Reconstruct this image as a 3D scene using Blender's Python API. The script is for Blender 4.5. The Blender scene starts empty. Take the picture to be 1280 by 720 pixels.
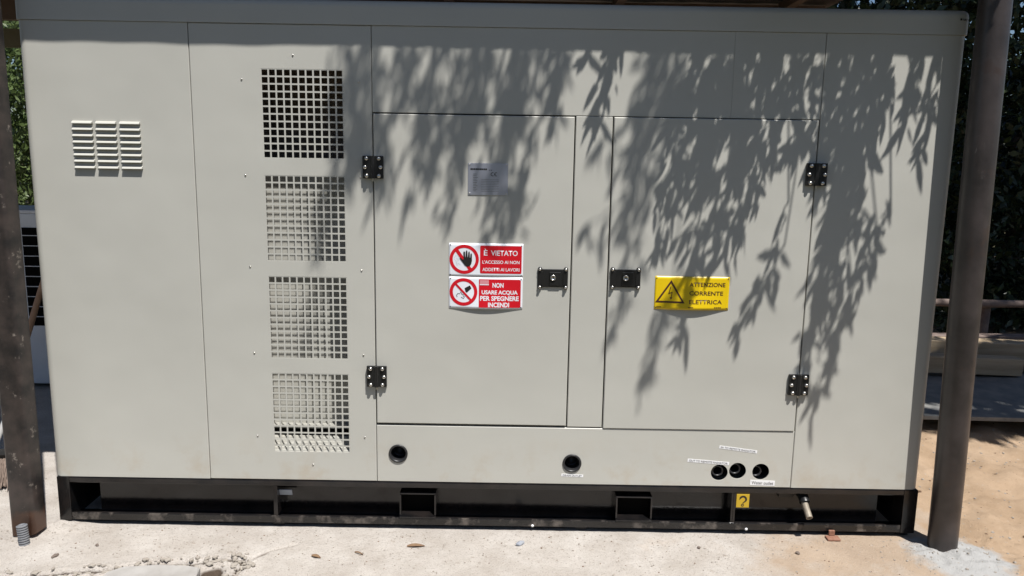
import bpy, bmesh, math, random
import numpy as np
from mathutils import Vector, Matrix, noise
PI = math.pi
R = math.radians
rnd = random.Random(7)
scene = bpy.context.scene

# ------------------------------------------------------------------ camera
PITCH, ROLL, YAW = R(9.883), R(0.955), R(0.099)
cd = bpy.data.cameras.new('camera'); cam = bpy.data.objects.new('camera', cd)
scene.collection.objects.link(cam)
cp, sp, cr, sr, cy, sy = math.cos(PITCH), math.sin(PITCH), math.cos(ROLL), math.sin(ROLL), math.cos(YAW), math.sin(YAW)
fwd = Vector((sy*cp, cy*cp, -sp)); r0 = Vector((cy, -sy, 0)); u0 = r0.cross(fwd)
right = cr*r0 + sr*u0; up = -sr*r0 + cr*u0
m = Matrix((right, up, -fwd)).transposed().to_4x4(); m.translation = (0, -3.0, 1.5135)
cam.matrix_world = m
cd.sensor_width = 36; cd.lens = 36*1000/1280; cd.clip_start = 0.05; cd.clip_end = 500
scene.camera = cam

# ------------------------------------------------------------------ light
SUN_EL, SUN_AZ = R(65.0), R(31)              # azimuth measured from straight in front of the panels towards the right
S = Vector((math.sin(SUN_AZ)*math.cos(SUN_EL), -math.cos(SUN_AZ)*math.cos(SUN_EL), math.sin(SUN_EL)))
w = bpy.data.worlds.new('World'); scene.world = w; w.use_nodes = True
nt = w.node_tree; bg = nt.nodes['Background']
sky = nt.nodes.new('ShaderNodeTexSky'); sky.sky_type = 'NISHITA'; sky.sun_disc = False
sky.ozone_density = 5.5; sky.sun_elevation = SUN_EL; sky.sun_rotation = math.atan2(S.x, S.y)
nt.links.new(sky.outputs[0], bg.inputs[0]); bg.inputs[1].default_value = 0.058
sd = bpy.data.lights.new('sun', 'SUN'); sd.energy = 5.0; sd.angle = R(0.45); sd.color = (1, 0.97, 0.935)
sun = bpy.data.objects.new('sun', sd); scene.collection.objects.link(sun)
sun.rotation_euler = S.to_track_quat('Z', 'Y').to_euler()
vs = scene.view_settings
vs.view_transform = 'Standard'; vs.look = 'None'; vs.exposure = 0.49; vs.gamma = 1; vs.use_curve_mapping = False

# ------------------------------------------------------------------ helpers
class MB:
    def __init__(s): s.v = []; s.f = []; s.sm = []
    def add(s, vs, fs, smooth=False):
        o = len(s.v); s.v += [tuple(p) for p in vs]
        s.f += [tuple(i+o for i in f) for f in fs]; s.sm += [smooth]*len(fs)
    def box(s, x0, x1, y0, y1, z0, z1, b=0.0):
        if b <= 0:
            s.add([(x, y, z) for z in (z0, z1) for y in (y0, y1) for x in (x0, x1)],
                  [(0,2,3,1), (4,5,7,6), (0,1,5,4), (2,6,7,3), (0,4,6,2), (1,3,7,5)]); return
        bm = bmesh.new(); bmesh.ops.create_cube(bm, size=1)
        for q in bm.verts: q.co = Vector(((x0+x1)/2+q.co.x*(x1-x0), (y0+y1)/2+q.co.y*(y1-y0), (z0+z1)/2+q.co.z*(z1-z0)))
        bmesh.ops.bevel(bm, geom=bm.edges[:], offset=b, segments=2, affect='EDGES', profile=0.5)
        s.bm(bm)
    def bm(s, bm, smooth=False):
        bm.verts.index_update(); s.add([q.co[:] for q in bm.verts], [[q.index for q in f.verts] for f in bm.faces], smooth); bm.free()
    def obox(s, c, ax, ay, az, hx, hy, hz):
        c, ax, ay, az = Vector(c), Vector(ax), Vector(ay), Vector(az)
        s.add([c+ax*hx*i+ay*hy*j+az*hz*k for k in (-1,1) for j in (-1,1) for i in (-1,1)],
              [(0,2,3,1), (4,5,7,6), (0,1,5,4), (2,6,7,3), (0,4,6,2), (1,3,7,5)])
    def tube(s, pts, rads, n=10, caps=True, smooth=True):
        pts = [Vector(p) for p in pts]; N = len(pts)
        if not hasattr(rads, '__len__'): rads = [rads]*N
        vs = []; prev = None
        for i, p in enumerate(pts):
            t = (pts[min(i+1, N-1)]-pts[max(i-1, 0)]).normalized()
            if prev is None: prev = t.orthogonal()
            a = (prev-t*prev.dot(t)).normalized(); prev = a; b = t.cross(a)
            vs += [p+(a*math.cos(2*PI*k/n)+b*math.sin(2*PI*k/n))*rads[i] for k in range(n)]
        fs = [(i*n+k, i*n+(k+1)%n, (i+1)*n+(k+1)%n, (i+1)*n+k) for i in range(N-1) for k in range(n)]
        s.add(vs, fs, smooth)
        if caps:
            s.add(vs[:n], [tuple(range(n))[::-1]]); s.add(vs[-n:], [tuple(range(n))])
    def lathe(s, c, axis, prof, n=20, smooth=True):
        # prof: list of (radius, distance along the axis)
        c, t = Vector(c), Vector(axis).normalized(); a = t.orthogonal().normalized(); b = t.cross(a)
        vs = [c+t*h+(a*math.cos(2*PI*k/n)+b*math.sin(2*PI*k/n))*r for r, h in prof for k in range(n)]
        fs = [(i*n+k, i*n+(k+1)%n, (i+1)*n+(k+1)%n, (i+1)*n+k) for i in range(len(prof)-1) for k in range(n)]
        s.add(vs, fs, smooth)
    def build(s, name, mat, parent=None, kind=None):
        me = bpy.data.meshes.new(name); me.from_pydata(s.v, [], s.f)
        me.polygons.foreach_set('use_smooth', s.sm); me.update()
        if mat: me.materials.append(mat)
        o = bpy.data.objects.new(name, me); scene.collection.objects.link(o)
        if parent is not None: o.parent = parent
        if kind: o['kind'] = kind
        return o
def tag(o, label, cat, group=None):
    o['label'] = label; o['category'] = cat
    if group: o['group'] = group
    return o
def thing(name, label, cat, loc=(0,0,0), group=None):
    o = bpy.data.objects.new(name, None); scene.collection.objects.link(o); o.location = loc; o.empty_display_size = 0.1
    bpy.context.view_layer.update()
    return tag(o, label, cat, group)
def adopt(child, parent):
    child.parent = parent; child.matrix_parent_inverse = Matrix.Translation(-Vector(parent.location))
    return child
def copy_obj(o, parent, dx=(0,0,0)):
    c = o.copy(); scene.collection.objects.link(c); c.parent = parent; c.location = Vector(o.location)+Vector(dx)
    return c

def mat(name, col, rough=0.5, metal=0.0, spec=0.5, noise_amt=0.0, noise_scale=8.0, col2=None, bump=0.0, bump_scale=200.0, detail=6.0, coat=0.0):
    M = bpy.data.materials.new(name); M.use_nodes = True; n = M.node_tree.nodes; l = M.node_tree.links
    b = n['Principled BSDF']; b.inputs['Base Color'].default_value = (*col, 1); b.inputs['Roughness'].default_value = rough
    b.inputs['Metallic'].default_value = metal; b.inputs['Specular IOR Level'].default_value = spec
    if coat: b.inputs['Coat Weight'].default_value = coat
    tc = n.new('ShaderNodeTexCoord')
    if col2 is not None:
        t = n.new('ShaderNodeTexNoise'); t.inputs['Scale'].default_value = noise_scale; t.inputs['Detail'].default_value = detail
        t.inputs['Roughness'].default_value = 0.6
        rp = n.new('ShaderNodeValToRGB'); rp.color_ramp.elements[0].position = 0.5-noise_amt; rp.color_ramp.elements[1].position = 0.5+noise_amt
        rp.color_ramp.elements[0].color = (*col, 1); rp.color_ramp.elements[1].color = (*col2, 1)
        l.new(tc.outputs['Object'], t.inputs['Vector']); l.new(t.outputs['Fac'], rp.inputs[0]); l.new(rp.outputs[0], b.inputs['Base Color'])
    if bump:
        t2 = n.new('ShaderNodeTexNoise'); t2.inputs['Scale'].default_value = bump_scale; t2.inputs['Detail'].default_value = 4
        bp = n.new('ShaderNodeBump'); bp.inputs['Strength'].default_value = bump; bp.inputs['Distance'].default_value = 0.002
        l.new(tc.outputs['Object'], t2.inputs['Vector']); l.new(t2.outputs['Fac'], bp.inputs['Height']); l.new(bp.outputs[0], b.inputs['Normal'])
    return M

def paint_mat():
    """beige powder coat: fine orange peel, faint dust that gathers low on the panels"""
    M = mat('beige_paint', (0.464, 0.456, 0.409), rough=0.42, spec=0.4, bump=0.05, bump_scale=350)
    n = M.node_tree.nodes; l = M.node_tree.links; b = n['Principled BSDF']; tc = [q for q in n if q.type == 'TEX_COORD'][0]
    ge = n.new('ShaderNodeNewGeometry'); sx = n.new('ShaderNodeSeparateXYZ'); l.new(ge.outputs['Position'], sx.inputs[0])
    mr = n.new('ShaderNodeMapRange'); mr.inputs[1].default_value = 0.20; mr.inputs[2].default_value = 0.42; mr.inputs[3].default_value = 1; mr.inputs[4].default_value = 0
    l.new(sx.outputs['Z'], mr.inputs[0])
    t = n.new('ShaderNodeTexNoise'); t.inputs['Scale'].default_value = 7; t.inputs['Detail'].default_value = 8; t.inputs['Roughness'].default_value = 0.7
    l.new(ge.outputs['Position'], t.inputs['Vector'])
    rp = n.new('ShaderNodeValToRGB'); rp.color_ramp.elements[0].position = 0.5; rp.color_ramp.elements[1].position = 0.75
    l.new(t.outputs['Fac'], rp.inputs[0])
    mu = n.new('ShaderNodeMath'); mu.operation = 'MULTIPLY'; l.new(mr.outputs[0], mu.inputs[0]); l.new(rp.outputs[0], mu.inputs[1])
    m2 = n.new('ShaderNodeMath'); m2.operation = 'MULTIPLY'; m2.inputs[1].default_value = 0.8; l.new(mu.outputs[0], m2.inputs[0])
    mx = n.new('ShaderNodeMix'); mx.data_type = 'RGBA'; mx.inputs[6].default_value = (0.464, 0.456, 0.409, 1); mx.inputs[7].default_value = (0.40, 0.33, 0.24, 1)
    l.new(m2.outputs[0], mx.inputs[0])
    bp0 = [q for q in n if q.type == 'BUMP'][0]
    tw = n.new('ShaderNodeTexNoise'); tw.inputs['Scale'].default_value = 2.6; tw.inputs['Detail'].default_value = 2; l.new(ge.outputs['Position'], tw.inputs['Vector'])
    bw_ = n.new('ShaderNodeBump'); bw_.inputs['Strength'].default_value = 0.35; bw_.inputs['Distance'].default_value = 0.02; l.new(tw.outputs['Fac'], bw_.inputs['Height']); l.new(bw_.outputs[0], bp0.inputs['Normal'])
    # very broad, faint mottling of the coat
    t3 = n.new('ShaderNodeTexNoise'); t3.inputs['Scale'].default_value = 1.7; t3.inputs['Detail'].default_value = 5
    l.new(ge.outputs['Position'], t3.inputs['Vector'])
    mr3 = n.new('ShaderNodeMapRange'); mr3.inputs[1].default_value = 0.3; mr3.inputs[2].default_value = 0.7; mr3.inputs[3].default_value = 0.955; mr3.inputs[4].default_value = 1.03
    l.new(t3.outputs['Fac'], mr3.inputs[0])
    vm = n.new('ShaderNodeVectorMath'); vm.operation = 'SCALE'; l.new(mx.outputs[2], vm.inputs[0]); l.new(mr3.outputs[0], vm.inputs['Scale'])
    l.new(vm.outputs[0], b.inputs['Base Color'])
    return M

M_paint = paint_mat()
M_black = mat('black_gloss_paint', (0.006, 0.006, 0.0065), rough=0.16, spec=0.5, col2=(0.016, 0.013, 0.012), noise_amt=0.12, noise_scale=11, bump=0.12, bump_scale=40)
M_lip = mat('worn_black_paint', (0.012, 0.011, 0.0105), rough=0.24, spec=0.5, col2=(0.17, 0.145, 0.125), noise_amt=0.10, noise_scale=16, bump=0.2, bump_scale=50)
M_lip.node_tree.nodes['Color Ramp'].color_ramp.elements[0].position = 0.52; M_lip.node_tree.nodes['Color Ramp'].color_ramp.elements[1].position = 0.80
M_hole = mat('matte_black', (0.006, 0.0055, 0.005), rough=0.9, spec=0.05)
M_lining = mat('brown_foam_lining', (0.26, 0.215, 0.18), rough=0.9)
M_plastic = mat('black_plastic', (0.012, 0.012, 0.012), rough=0.35)
M_rubber = mat('black_rubber', (0.02, 0.02, 0.021), rough=0.4)
M_steel = mat('zinc_steel', (0.62, 0.60, 0.56), rough=0.28, metal=1.0)
M_postR = mat('brown_pipe_steel', (0.021, 0.0175, 0.0165), rough=0.36, spec=0.6, col2=(0.048, 0.039, 0.037), noise_amt=0.15, noise_scale=7, bump=0.25, bump_scale=70)
M_postL = mat('rusty_dark_steel', (0.014, 0.012, 0.0115), rough=0.45, spec=0.5, col2=(0.050, 0.038, 0.033), noise_amt=0.14, noise_scale=11, bump=0.35, bump_scale=50)
M_white = mat('white_sign', (0.74, 0.76, 0.80), rough=0.35)
M_red = mat('red_print', (0.56, 0.006, 0.016), rough=0.35)
M_yellow = mat('yellow_sign', (0.72, 0.50, 0.005), rough=0.35)
M_print = mat('black_print', (0.012, 0.011, 0.010), rough=0.5)
M_grey = mat('grey_print', (0.35, 0.38, 0.42), rough=0.5)
M_brownprint = mat('brown_print', (0.06, 0.018, 0.01), rough=0.5)
M_alu = mat('aluminium_plate', (0.55, 0.57, 0.66), rough=0.38, metal=0.85, bump=0.05, bump_scale=300)
M_dull = mat('grey_pipe_steel', (0.20, 0.17, 0.13), rough=0.6, metal=0.2, col2=(0.32, 0.28, 0.22), noise_amt=0.2, noise_scale=40)
M_tape = mat('white_label', (0.78, 0.78, 0.78), rough=0.5)

def leaf_mat(name, c1, c2, rough=0.4, trans=0.25):
    M = mat(name, c1, rough=rough, spec=0.5, col2=c2, noise_amt=0.18, noise_scale=3.0)
    n = M.node_tree.nodes; l = M.node_tree.links; b = n['Principled BSDF']; out = n['Material Output']
    tr = n.new('ShaderNodeBsdfTranslucent'); mx = n.new('ShaderNodeMixShader'); mx.inputs[0].default_value = trans
    src = b.inputs['Base Color'].links[0].from_socket; l.new(src, tr.inputs[0])
    l.new(b.outputs[0], mx.inputs[1]); l.new(tr.outputs[0], mx.inputs[2]); l.new(mx.outputs[0], out.inputs[0])
    return M
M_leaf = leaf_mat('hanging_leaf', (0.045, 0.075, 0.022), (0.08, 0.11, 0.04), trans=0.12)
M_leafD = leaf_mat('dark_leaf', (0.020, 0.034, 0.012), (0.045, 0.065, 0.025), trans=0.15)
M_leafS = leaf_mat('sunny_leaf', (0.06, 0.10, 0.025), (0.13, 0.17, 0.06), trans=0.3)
M_bark = mat('bark', (0.06, 0.045, 0.033), rough=0.9, col2=(0.12, 0.095, 0.075), noise_amt=0.2, noise_scale=12, bump=0.8, bump_scale=25)
M_wood = mat('weathered_wood', (0.27, 0.20, 0.12), rough=0.8, col2=(0.43, 0.34, 0.23), noise_amt=0.2, noise_scale=10, bump=0.4, bump_scale=60)
def grain(M, k=14):
    n = M.node_tree.nodes; l = M.node_tree.links
    tx = [q for q in n if q.type == 'TEX_NOISE']; tc = [q for q in n if q.type == 'TEX_COORD'][0]
    mp = n.new('ShaderNodeMapping'); mp.inputs['Scale'].default_value = (0.12, 1.6, 1.6); l.new(tc.outputs['Object'], mp.inputs[0])
    for q in tx: l.new(mp.outputs[0], q.inputs['Vector']); q.inputs['Scale'].default_value *= 1.6
grain(M_wood)
M_oldwood = mat('old_grey_wood', (0.12, 0.085, 0.07), rough=0.85, col2=(0.22, 0.17, 0.145), noise_amt=0.2, noise_scale=14, bump=0.5, bump_scale=50)

def weather(M, spots=(0.34, 0.30, 0.27), p0=0.66, p1=0.70, scale=13, rust=(0.10, 0.05, 0.03)):
    """scuffs, cement splashes and rusty scrapes over a painted steel"""
    n = M.node_tree.nodes; l = M.node_tree.links; b = n['Principled BSDF']; src = b.inputs['Base Color'].links[0].from_socket
    ge = n.new('ShaderNodeNewGeometry'); mp = n.new('ShaderNodeMapping'); mp.inputs['Scale'].default_value = (1, 1, 0.35); l.new(ge.outputs['Position'], mp.inputs[0])
    for col, a, c_, sc, v in ((rust, 0.56, 0.64, scale*0.7, ge.outputs['Position']), (spots, p0, p1, scale, mp.outputs[0])):
        t = n.new('ShaderNodeTexNoise'); t.inputs['Scale'].default_value = sc; t.inputs['Detail'].default_value = 8; t.inputs['Roughness'].default_value = 0.72; l.new(v, t.inputs['Vector'])
        rp = n.new('ShaderNodeValToRGB'); rp.color_ramp.elements[0].position = a; rp.color_ramp.elements[1].position = c_; rp.color_ramp.elements[1].color = (0.75, 0.75, 0.75, 1); l.new(t.outputs['Fac'], rp.inputs[0])
        mx = n.new('ShaderNodeMix'); mx.data_type = 'RGBA'; l.new(rp.outputs[0], mx.inputs[0]); l.new(src, mx.inputs[6]); mx.inputs[7].default_value = (*col, 1); src = mx.outputs[2]
    l.new(src, b.inputs['Base Color'])
weather(M_postR, spots=(0.13, 0.115, 0.11), p0=0.66, p1=0.72, rust=(0.042, 0.028, 0.023))
# ------------------------------------------------------------------ ground
X0, X1, ZB, ZS, ZT = -1.800, 1.636, 0.203, 1.943, 2.030     # generator: left, right, panel bottom, cap seam, cap top
def seg_d(px, py, pts):
    best = 9; side = 0
    for (ax, ay), (bx, by) in zip(pts, pts[1:]):
        dx, dy = bx-ax, by-ay; t = max(0, min(1, ((px-ax)*dx+(py-ay)*dy)/(dx*dx+dy*dy)))
        d = math.hypot(px-ax-dx*t, py-ay-dy*t)
        if d < best: best = d
    return best
CRACK = [(-1.95, -0.47), (-1.70, -0.405), (-1.53, -0.362), (-1.44, -0.352), (-1.36, -0.330), (-1.28, -0.305), (-1.15, -0.300), (-1.06, -0.262), (-0.98, -0.262), (-0.955, -0.30), (-0.97, -0.36), (-0.99, -0.45)]
CRACK2 = [(-0.955, -0.30), (-0.94, -0.24), (-0.90, -0.19), (-0.80, -0.13)]
def hgt(x, y):
    n = noise.noise
    h = 0.0035*n(Vector((x*7, y*7, 3)))+0.0018*n(Vector((x*31, y*31, 1)))+0.0009*n(Vector((x*90, y*90, 5)))
    if -2.2 < x < -0.6 and y < 0:
        d = seg_d(x, y, CRACK)+0.006*n(Vector((x*40, y*40, 9)))
        if d < 0.10:
            h -= 0.034*max(0, 1-abs(d)/0.017)
            h += 0.011*max(0, 1-abs(d-0.030)/0.03)*(0.4+n(Vector((x*55, y*55, 2))))
            if d < 0.055: h += 0.010*n(Vector((x*75, y*75, 4)))*(1-d/0.055)
        d2 = seg_d(x, y, CRACK2)+0.006*n(Vector((x*40, y*40, 9)))
        h -= 0.012*max(0, 1-abs(d2)/0.010)
    dh = math.hypot(x+1.055, (y+0.36)*0.8)
    if dh < 0.05: h -= 0.035*(1-(dh/0.05)**2)*(0.8+0.5*n(Vector((x*45, y*45, 6))))
    # loose sand on the right, heaped away from the slab
    s = min(1, max(0, (x-1.72-0.10*n(Vector((x*2.5, y*2.5, 7))))/0.25))
    if s > 0:
        h += s*(0.026*n(Vector((x*4, y*4, 11)))+0.016*n(Vector((x*11, y*11, 12)))+0.007*n(Vector((x*32, y*32, 13))))
    # mortar heap round the foot of the right post, plaster rim behind the left post
    d = math.hypot((x-1.72)/1.0, (y+0.16)/0.75)
    if d < 0.19:
        k = 1-d/0.19
        h += 0.030*k**0.6*(0.55+0.7*n(Vector((x*24, y*24, 21))))+0.007*n(Vector((x*60, y*60, 22)))*k**0.5
    d = math.hypot((x+1.77)/1.4, y+0.01)
    if d < 0.10: h += 0.022*(1-d/0.10)*(0.7+0.5*n(Vector((x*30, y*30, 23))))
    far = max(0, math.hypot(x, y)-4)
    return h + 0.02*min(far, 3)*n(Vector((x*0.5, y*0.5, 30)))
def axis_pts(segs):
    out = []
    for a, b, st in segs:
        k = max(1, round((b-a)/st)); out += [a+(b-a)*i/k for i in range(k)]
    return out+[segs[-1][1]]
gx = axis_pts([(-80, -20, 10), (-20, -6, 2), (-6, -2.7, 0.15), (-2.7, -0.75, 0.009), (-0.75, 1.45, 0.014), (1.45, 2.1, 0.010), (2.1, 3.4, 0.018), (3.4, 7, 0.15), (7, 20, 1.5), (20, 80, 10)])
gy = axis_pts([(-60, -10, 10), (-10, -2, 1), (-2, -0.52, 0.08), (-0.52, 0.0, 0.008), (0.0, 0.8, 0.02), (0.8, 2.2, 0.025), (2.2, 6, 0.2), (6, 20, 1.5), (20, 90, 10)])
g = MB(); nx, ny = len(gx), len(gy)
g.v = [(x, y, hgt(x, y)) for y in gy for x in gx]
g.f = [(j*nx+i, j*nx+i+1, (j+1)*nx+i+1, (j+1)*nx+i) for j in range(ny-1) for i in range(nx-1)]; g.sm = [True]*len(g.f)
def ground_mat():
    M = mat('ground_concrete_and_sand', (0.33, 0.31, 0.28), rough=0.9, spec=0.2)
    n = M.node_tree.nodes; l = M.node_tree.links; b = n['Principled BSDF']
    ge = n.new('ShaderNodeNewGeometry'); pos = ge.outputs['Position']
    def nz(scale, det=6, ro=0.6):
        t = n.new('ShaderNodeTexNoise'); t.inputs['Scale'].default_value = scale; t.inputs['Detail'].default_value = det; t.inputs['Roughness'].default_value = ro
        l.new(pos, t.inputs['Vector']); return t.outputs['Fac']
    def ramp(f, p0, p1, c0, c1):
        r = n.new('ShaderNodeValToRGB'); r.color_ramp.elements[0].position = p0; r.color_ramp.elements[1].position = p1
        r.color_ramp.elements[0].color = (*c0, 1); r.color_ramp.elements[1].color = (*c1, 1); l.new(f, r.inputs[0]); return r.outputs[0]
    def mix(fac, a, c, mode='MIX'):
        q = n.new('ShaderNodeMix'); q.data_type = 'RGBA'; q.blend_type = mode
        (l.new(fac, q.inputs[0]) if not isinstance(fac, float) else setattr(q.inputs[0], 'default_value', fac))
        l.new(a, q.inputs[6])
        if isinstance(c, tuple): q.inputs[7].default_value = (*c, 1)
        else: l.new(c, q.inputs[7])
        return q.outputs[2]
    def math_(op, a, v):
        q = n.new('ShaderNodeMath'); q.operation = op; l.new(a, q.inputs[0])
        if isinstance(v, (int, float)): q.inputs[1].default_value = v
        else: l.new(v, q.inputs[1])
        return q.outputs[0]
    conc = ramp(nz(5, 8, 0.65), 0.32, 0.68, (0.42, 0.375, 0.328), (0.58, 0.54, 0.492))
    conc = mix(ramp(nz(70, 6, 0.75), 0.56, 0.70, (0, 0, 0), (0.55, 0.55, 0.55)), conc, (0.20, 0.165, 0.13))
    conc = mix(ramp(nz(26, 7, 0.7), 0.60, 0.70, (0, 0, 0), (0.6, 0.6, 0.6)), conc, (0.23, 0.17, 0.115))
    conc = mix(ramp(nz(150, 4, 0.7), 0.57, 0.66, (0, 0, 0), (0.65, 0.65, 0.65)), conc, (0.17, 0.14, 0.11))
    conc = mix(ramp(nz(115, 4, 0.7), 0.34, 0.42, (0.5, 0.5, 0.5), (0, 0, 0)), conc, (0.52, 0.50, 0.47))
    sand = ramp(nz(3.5, 8, 0.65), 0.32, 0.68, (0.35, 0.245, 0.155), (0.47, 0.345, 0.235))
    sand = mix(ramp(nz(60, 6, 0.7), 0.60, 0.72, (0, 0, 0), (0.6, 0.6, 0.6)), sand, (0.14, 0.095, 0.06))
    sand = mix(ramp(nz(45, 4, 0.6), 0.27, 0.36, (0.6, 0.6, 0.6), (0, 0, 0)), sand, (0.46, 0.40, 0.34))
    sx = n.new('ShaderNodeSeparateXYZ'); l.new(pos, sx.inputs[0])
    # loose sand to the right of the slab, and a sandy spill on the slab in front of the drain pipe
    wob = math_('MULTIPLY', math_('SUBTRACT', nz(3.2, 7), 0.5), 0.9)
    fx = math_('ADD', sx.outputs['X'], wob)
    mr = n.new('ShaderNodeMapRange'); mr.inputs[1].default_value = 1.62; mr.inputs[2].default_value = 1.80; l.new(fx, mr.inputs[0])
    spill = n.new('ShaderNodeMapRange'); spill.inputs[1].default_value = 0.35; spill.inputs[2].default_value = 1.35; spill.inputs[3].default_value = -0.22; spill.inputs[4].default_value = 0.30
    l.new(sx.outputs['X'], spill.inputs[0])
    sp2 = ramp(math_('ADD', nz(2.6, 8, 0.65), spill.outputs[0]), 0.52, 0.78, (0, 0, 0), (0.75, 0.75, 0.75))
    fac = math_('MAXIMUM', mr.outputs[0], sp2)
    col = mix(fac, conc, sand)
    # pale mortar at the foot of the right post
    vd = n.new('ShaderNodeVectorMath'); vd.operation = 'DISTANCE'; vd.inputs[1].default_value = (1.73, -0.16, 0); l.new(pos, vd.inputs[0])
    dm = math_('ADD', vd.outputs['Value'], math_('MULTIPLY', math_('SUBTRACT', nz(11, 5), 0.5), 0.22))
    col = mix(ramp(dm, 0.15, 0.20, (1, 1, 1), (0, 0, 0)), col, (0.42, 0.415, 0.40))
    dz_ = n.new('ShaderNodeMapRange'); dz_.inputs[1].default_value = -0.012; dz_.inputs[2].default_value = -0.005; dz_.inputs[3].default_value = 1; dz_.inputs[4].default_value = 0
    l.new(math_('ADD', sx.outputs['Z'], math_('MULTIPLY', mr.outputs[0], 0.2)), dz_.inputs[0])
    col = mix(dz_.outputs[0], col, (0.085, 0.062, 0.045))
    # slab edge and dark turf beyond are unseen, added to cut bounce light
    gy_ = math_('ADD', sx.outputs['Y'], math_('MULTIPLY', math_('SUBTRACT', nz(2.2, 6), 0.5), 0.35))
    edge = n.new('ShaderNodeMapRange'); edge.inputs[1].default_value = -0.82; edge.inputs[2].default_value = -0.76; edge.inputs[3].default_value = 1; edge.inputs[4].default_value = 0; l.new(gy_, edge.inputs[0])
    added_dark_ground = ramp(nz(9, 8, 0.7), 0.35, 0.65, (0.035, 0.045, 0.018), (0.085, 0.075, 0.04))
    col = mix(edge.outputs[0], col, added_dark_ground)
    vo = n.new('ShaderNodeVectorMath'); vo.operation = 'DISTANCE'; vo.inputs[1].default_value = (0, 1.0, 0); l.new(pos, vo.inputs[0])
    far_ = math_('ADD', vo.outputs['Value'], math_('MULTIPLY', math_('SUBTRACT', nz(0.9, 6), 0.5), 2.2))
    earth = ramp(nz(1.3, 8, 0.7), 0.35, 0.65, (0.06, 0.065, 0.03), (0.17, 0.125, 0.08))
    col = mix(ramp(math_('MULTIPLY', far_, 0.1), 0.48, 0.54, (0, 0, 0), (1, 1, 1)), col, earth)
    l.new(col, b.inputs['Base Color'])
    bp = n.new('ShaderNodeBump'); bp.inputs['Strength'].default_value = 0.9; bp.inputs['Distance'].default_value = 0.007
    l.new(math_('ADD', nz(55, 8, 0.75), nz(220, 3, 0.6)), bp.inputs['Height']); l.new(bp.outputs[0], b.inputs['Normal'])
    return M
M_ground = ground_mat()
g.build('ground', M_ground, kind='structure')

# ------------------------------------------------------------------ generator
gen = thing('generator', 'large beige canopied power generator with two doors on a black skid base', 'generator')

def sheet(x0, x1, z0, z1, yf=0.0, holes=(), circles=(), b=0.0025, depth=0.022, m_=None):
    """folded steel panel: front face with openings, small bevel, return flange"""
    m_ = m_ or MB()
    xs = sorted({x0+b, x1-b} | {v for h in holes for v in h[:2]} | {c[0]+s*0.045 for c in circles for s in (-1, 1)})
    zs = sorted({z0+b, z1-b} | {v for h in holes for v in h[2:]} | {c[1]+s*0.045 for c in circles for s in (-1, 1)})
    for i in range(len(xs)-1):
        for j in range(len(zs)-1):
            a, c, d, e = xs[i], xs[i+1], zs[j], zs[j+1]; mx, mz = (a+c)/2, (d+e)/2
            if any(h[0] < mx < h[1] and h[2] < mz < h[3] for h in holes): continue
            if any(abs(mx-q[0]) < 0.0449 and abs(mz-q[1]) < 0.0449 for q in circles): continue
            m_.add([(a, yf, d), (c, yf, d), (c, yf, e), (a, yf, e)], [(0, 1, 2, 3)])
    for cx, cz, r in circles:
        n = 32; sq = []; ci = []; ins = []
        for k in range(n):
            an = 2*PI*k/n; c_, s_ = math.cos(an), math.sin(an); q = 0.045/max(abs(c_), abs(s_))
            sq.append((cx+c_*q, yf, cz+s_*q)); ci.append((cx+c_*r, yf, cz+s_*r)); ins.append((cx+c_*r, yf+0.006, cz+s_*r))
        m_.add(sq+ci+ins, [(k, (k+1) % n, n+(k+1) % n, n+k) for k in range(n)]+[(n+k, n+(k+1) % n, 2*n+(k+1) % n, 2*n+k) for k in range(n)])
    for h in holes:    # sheet thickness at the openings
        a, c, d, e = h; t = 0.0010
        m_.add([(a, yf, d), (c, yf, d), (c, yf, e), (a, yf, e), (a, yf+t, d), (c, yf+t, d), (c, yf+t, e), (a, yf+t, e)],
               [(0, 4, 5, 1), (1, 5, 6, 2), (2, 6, 7, 3), (3, 7, 4, 0)])
    o = [(x0+b, yf, z0+b), (x1-b, yf, z0+b), (x1-b, yf, z1-b), (x0+b, yf, z1-b)]
    p = [(x0, yf+b, z0), (x1, yf+b, z0), (x1, yf+b, z1), (x0, yf+b, z1)]
    q = [(x, yf+depth, z) for x, y, z in p]
    m_.add(o+p+q, [(k, 4+k, 4+(k+1) % 4, (k+1) % 4) for k in range(4)]+[(4+k, 8+k, 8+(k+1) % 4, 4+(k+1) % 4) for k in range(4)])
    return m_

GAP = 0.0011
XA, XB, XC = -1.180, -0.518, 1.1255
def corner_panel(xa, xb, rounded_left):
    """end panel whose outer edge rolls round the corner of the canopy"""
    m_ = MB(); r = 0.032; b = 0.002
    if rounded_left: prof = [(xa, 0.20), (xa, r)]+[(xa+r-r*math.cos(t), r-r*math.sin(t)) for t in [PI/2*k/8 for k in range(1, 9)]]+[(xb-b, 0), (xb, b), (xb, 0.022)]
    else: prof = [(xa, 0.022), (xa, b), (xa+b, 0)]+[(xb-r+r*math.sin(t), r-r*math.cos(t)) for t in [PI/2*k/8 for k in range(0, 9)]]+[(xb, 0.20)]
    n = len(prof)
    vs = [(x, y, ZB) for x, y in prof]+[(x, y, ZS-GAP) for x, y in prof]
    m_.add(vs, [(i, i+1, n+i+1, n+i) for i in range(n-1)])
    return m_
left_panel = corner_panel(X0, XA-GAP, True).build('end_panel', M_paint, gen)
right_panel = corner_panel(XC+GAP, X1, False).build('end_panel', M_paint, gen)

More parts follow.
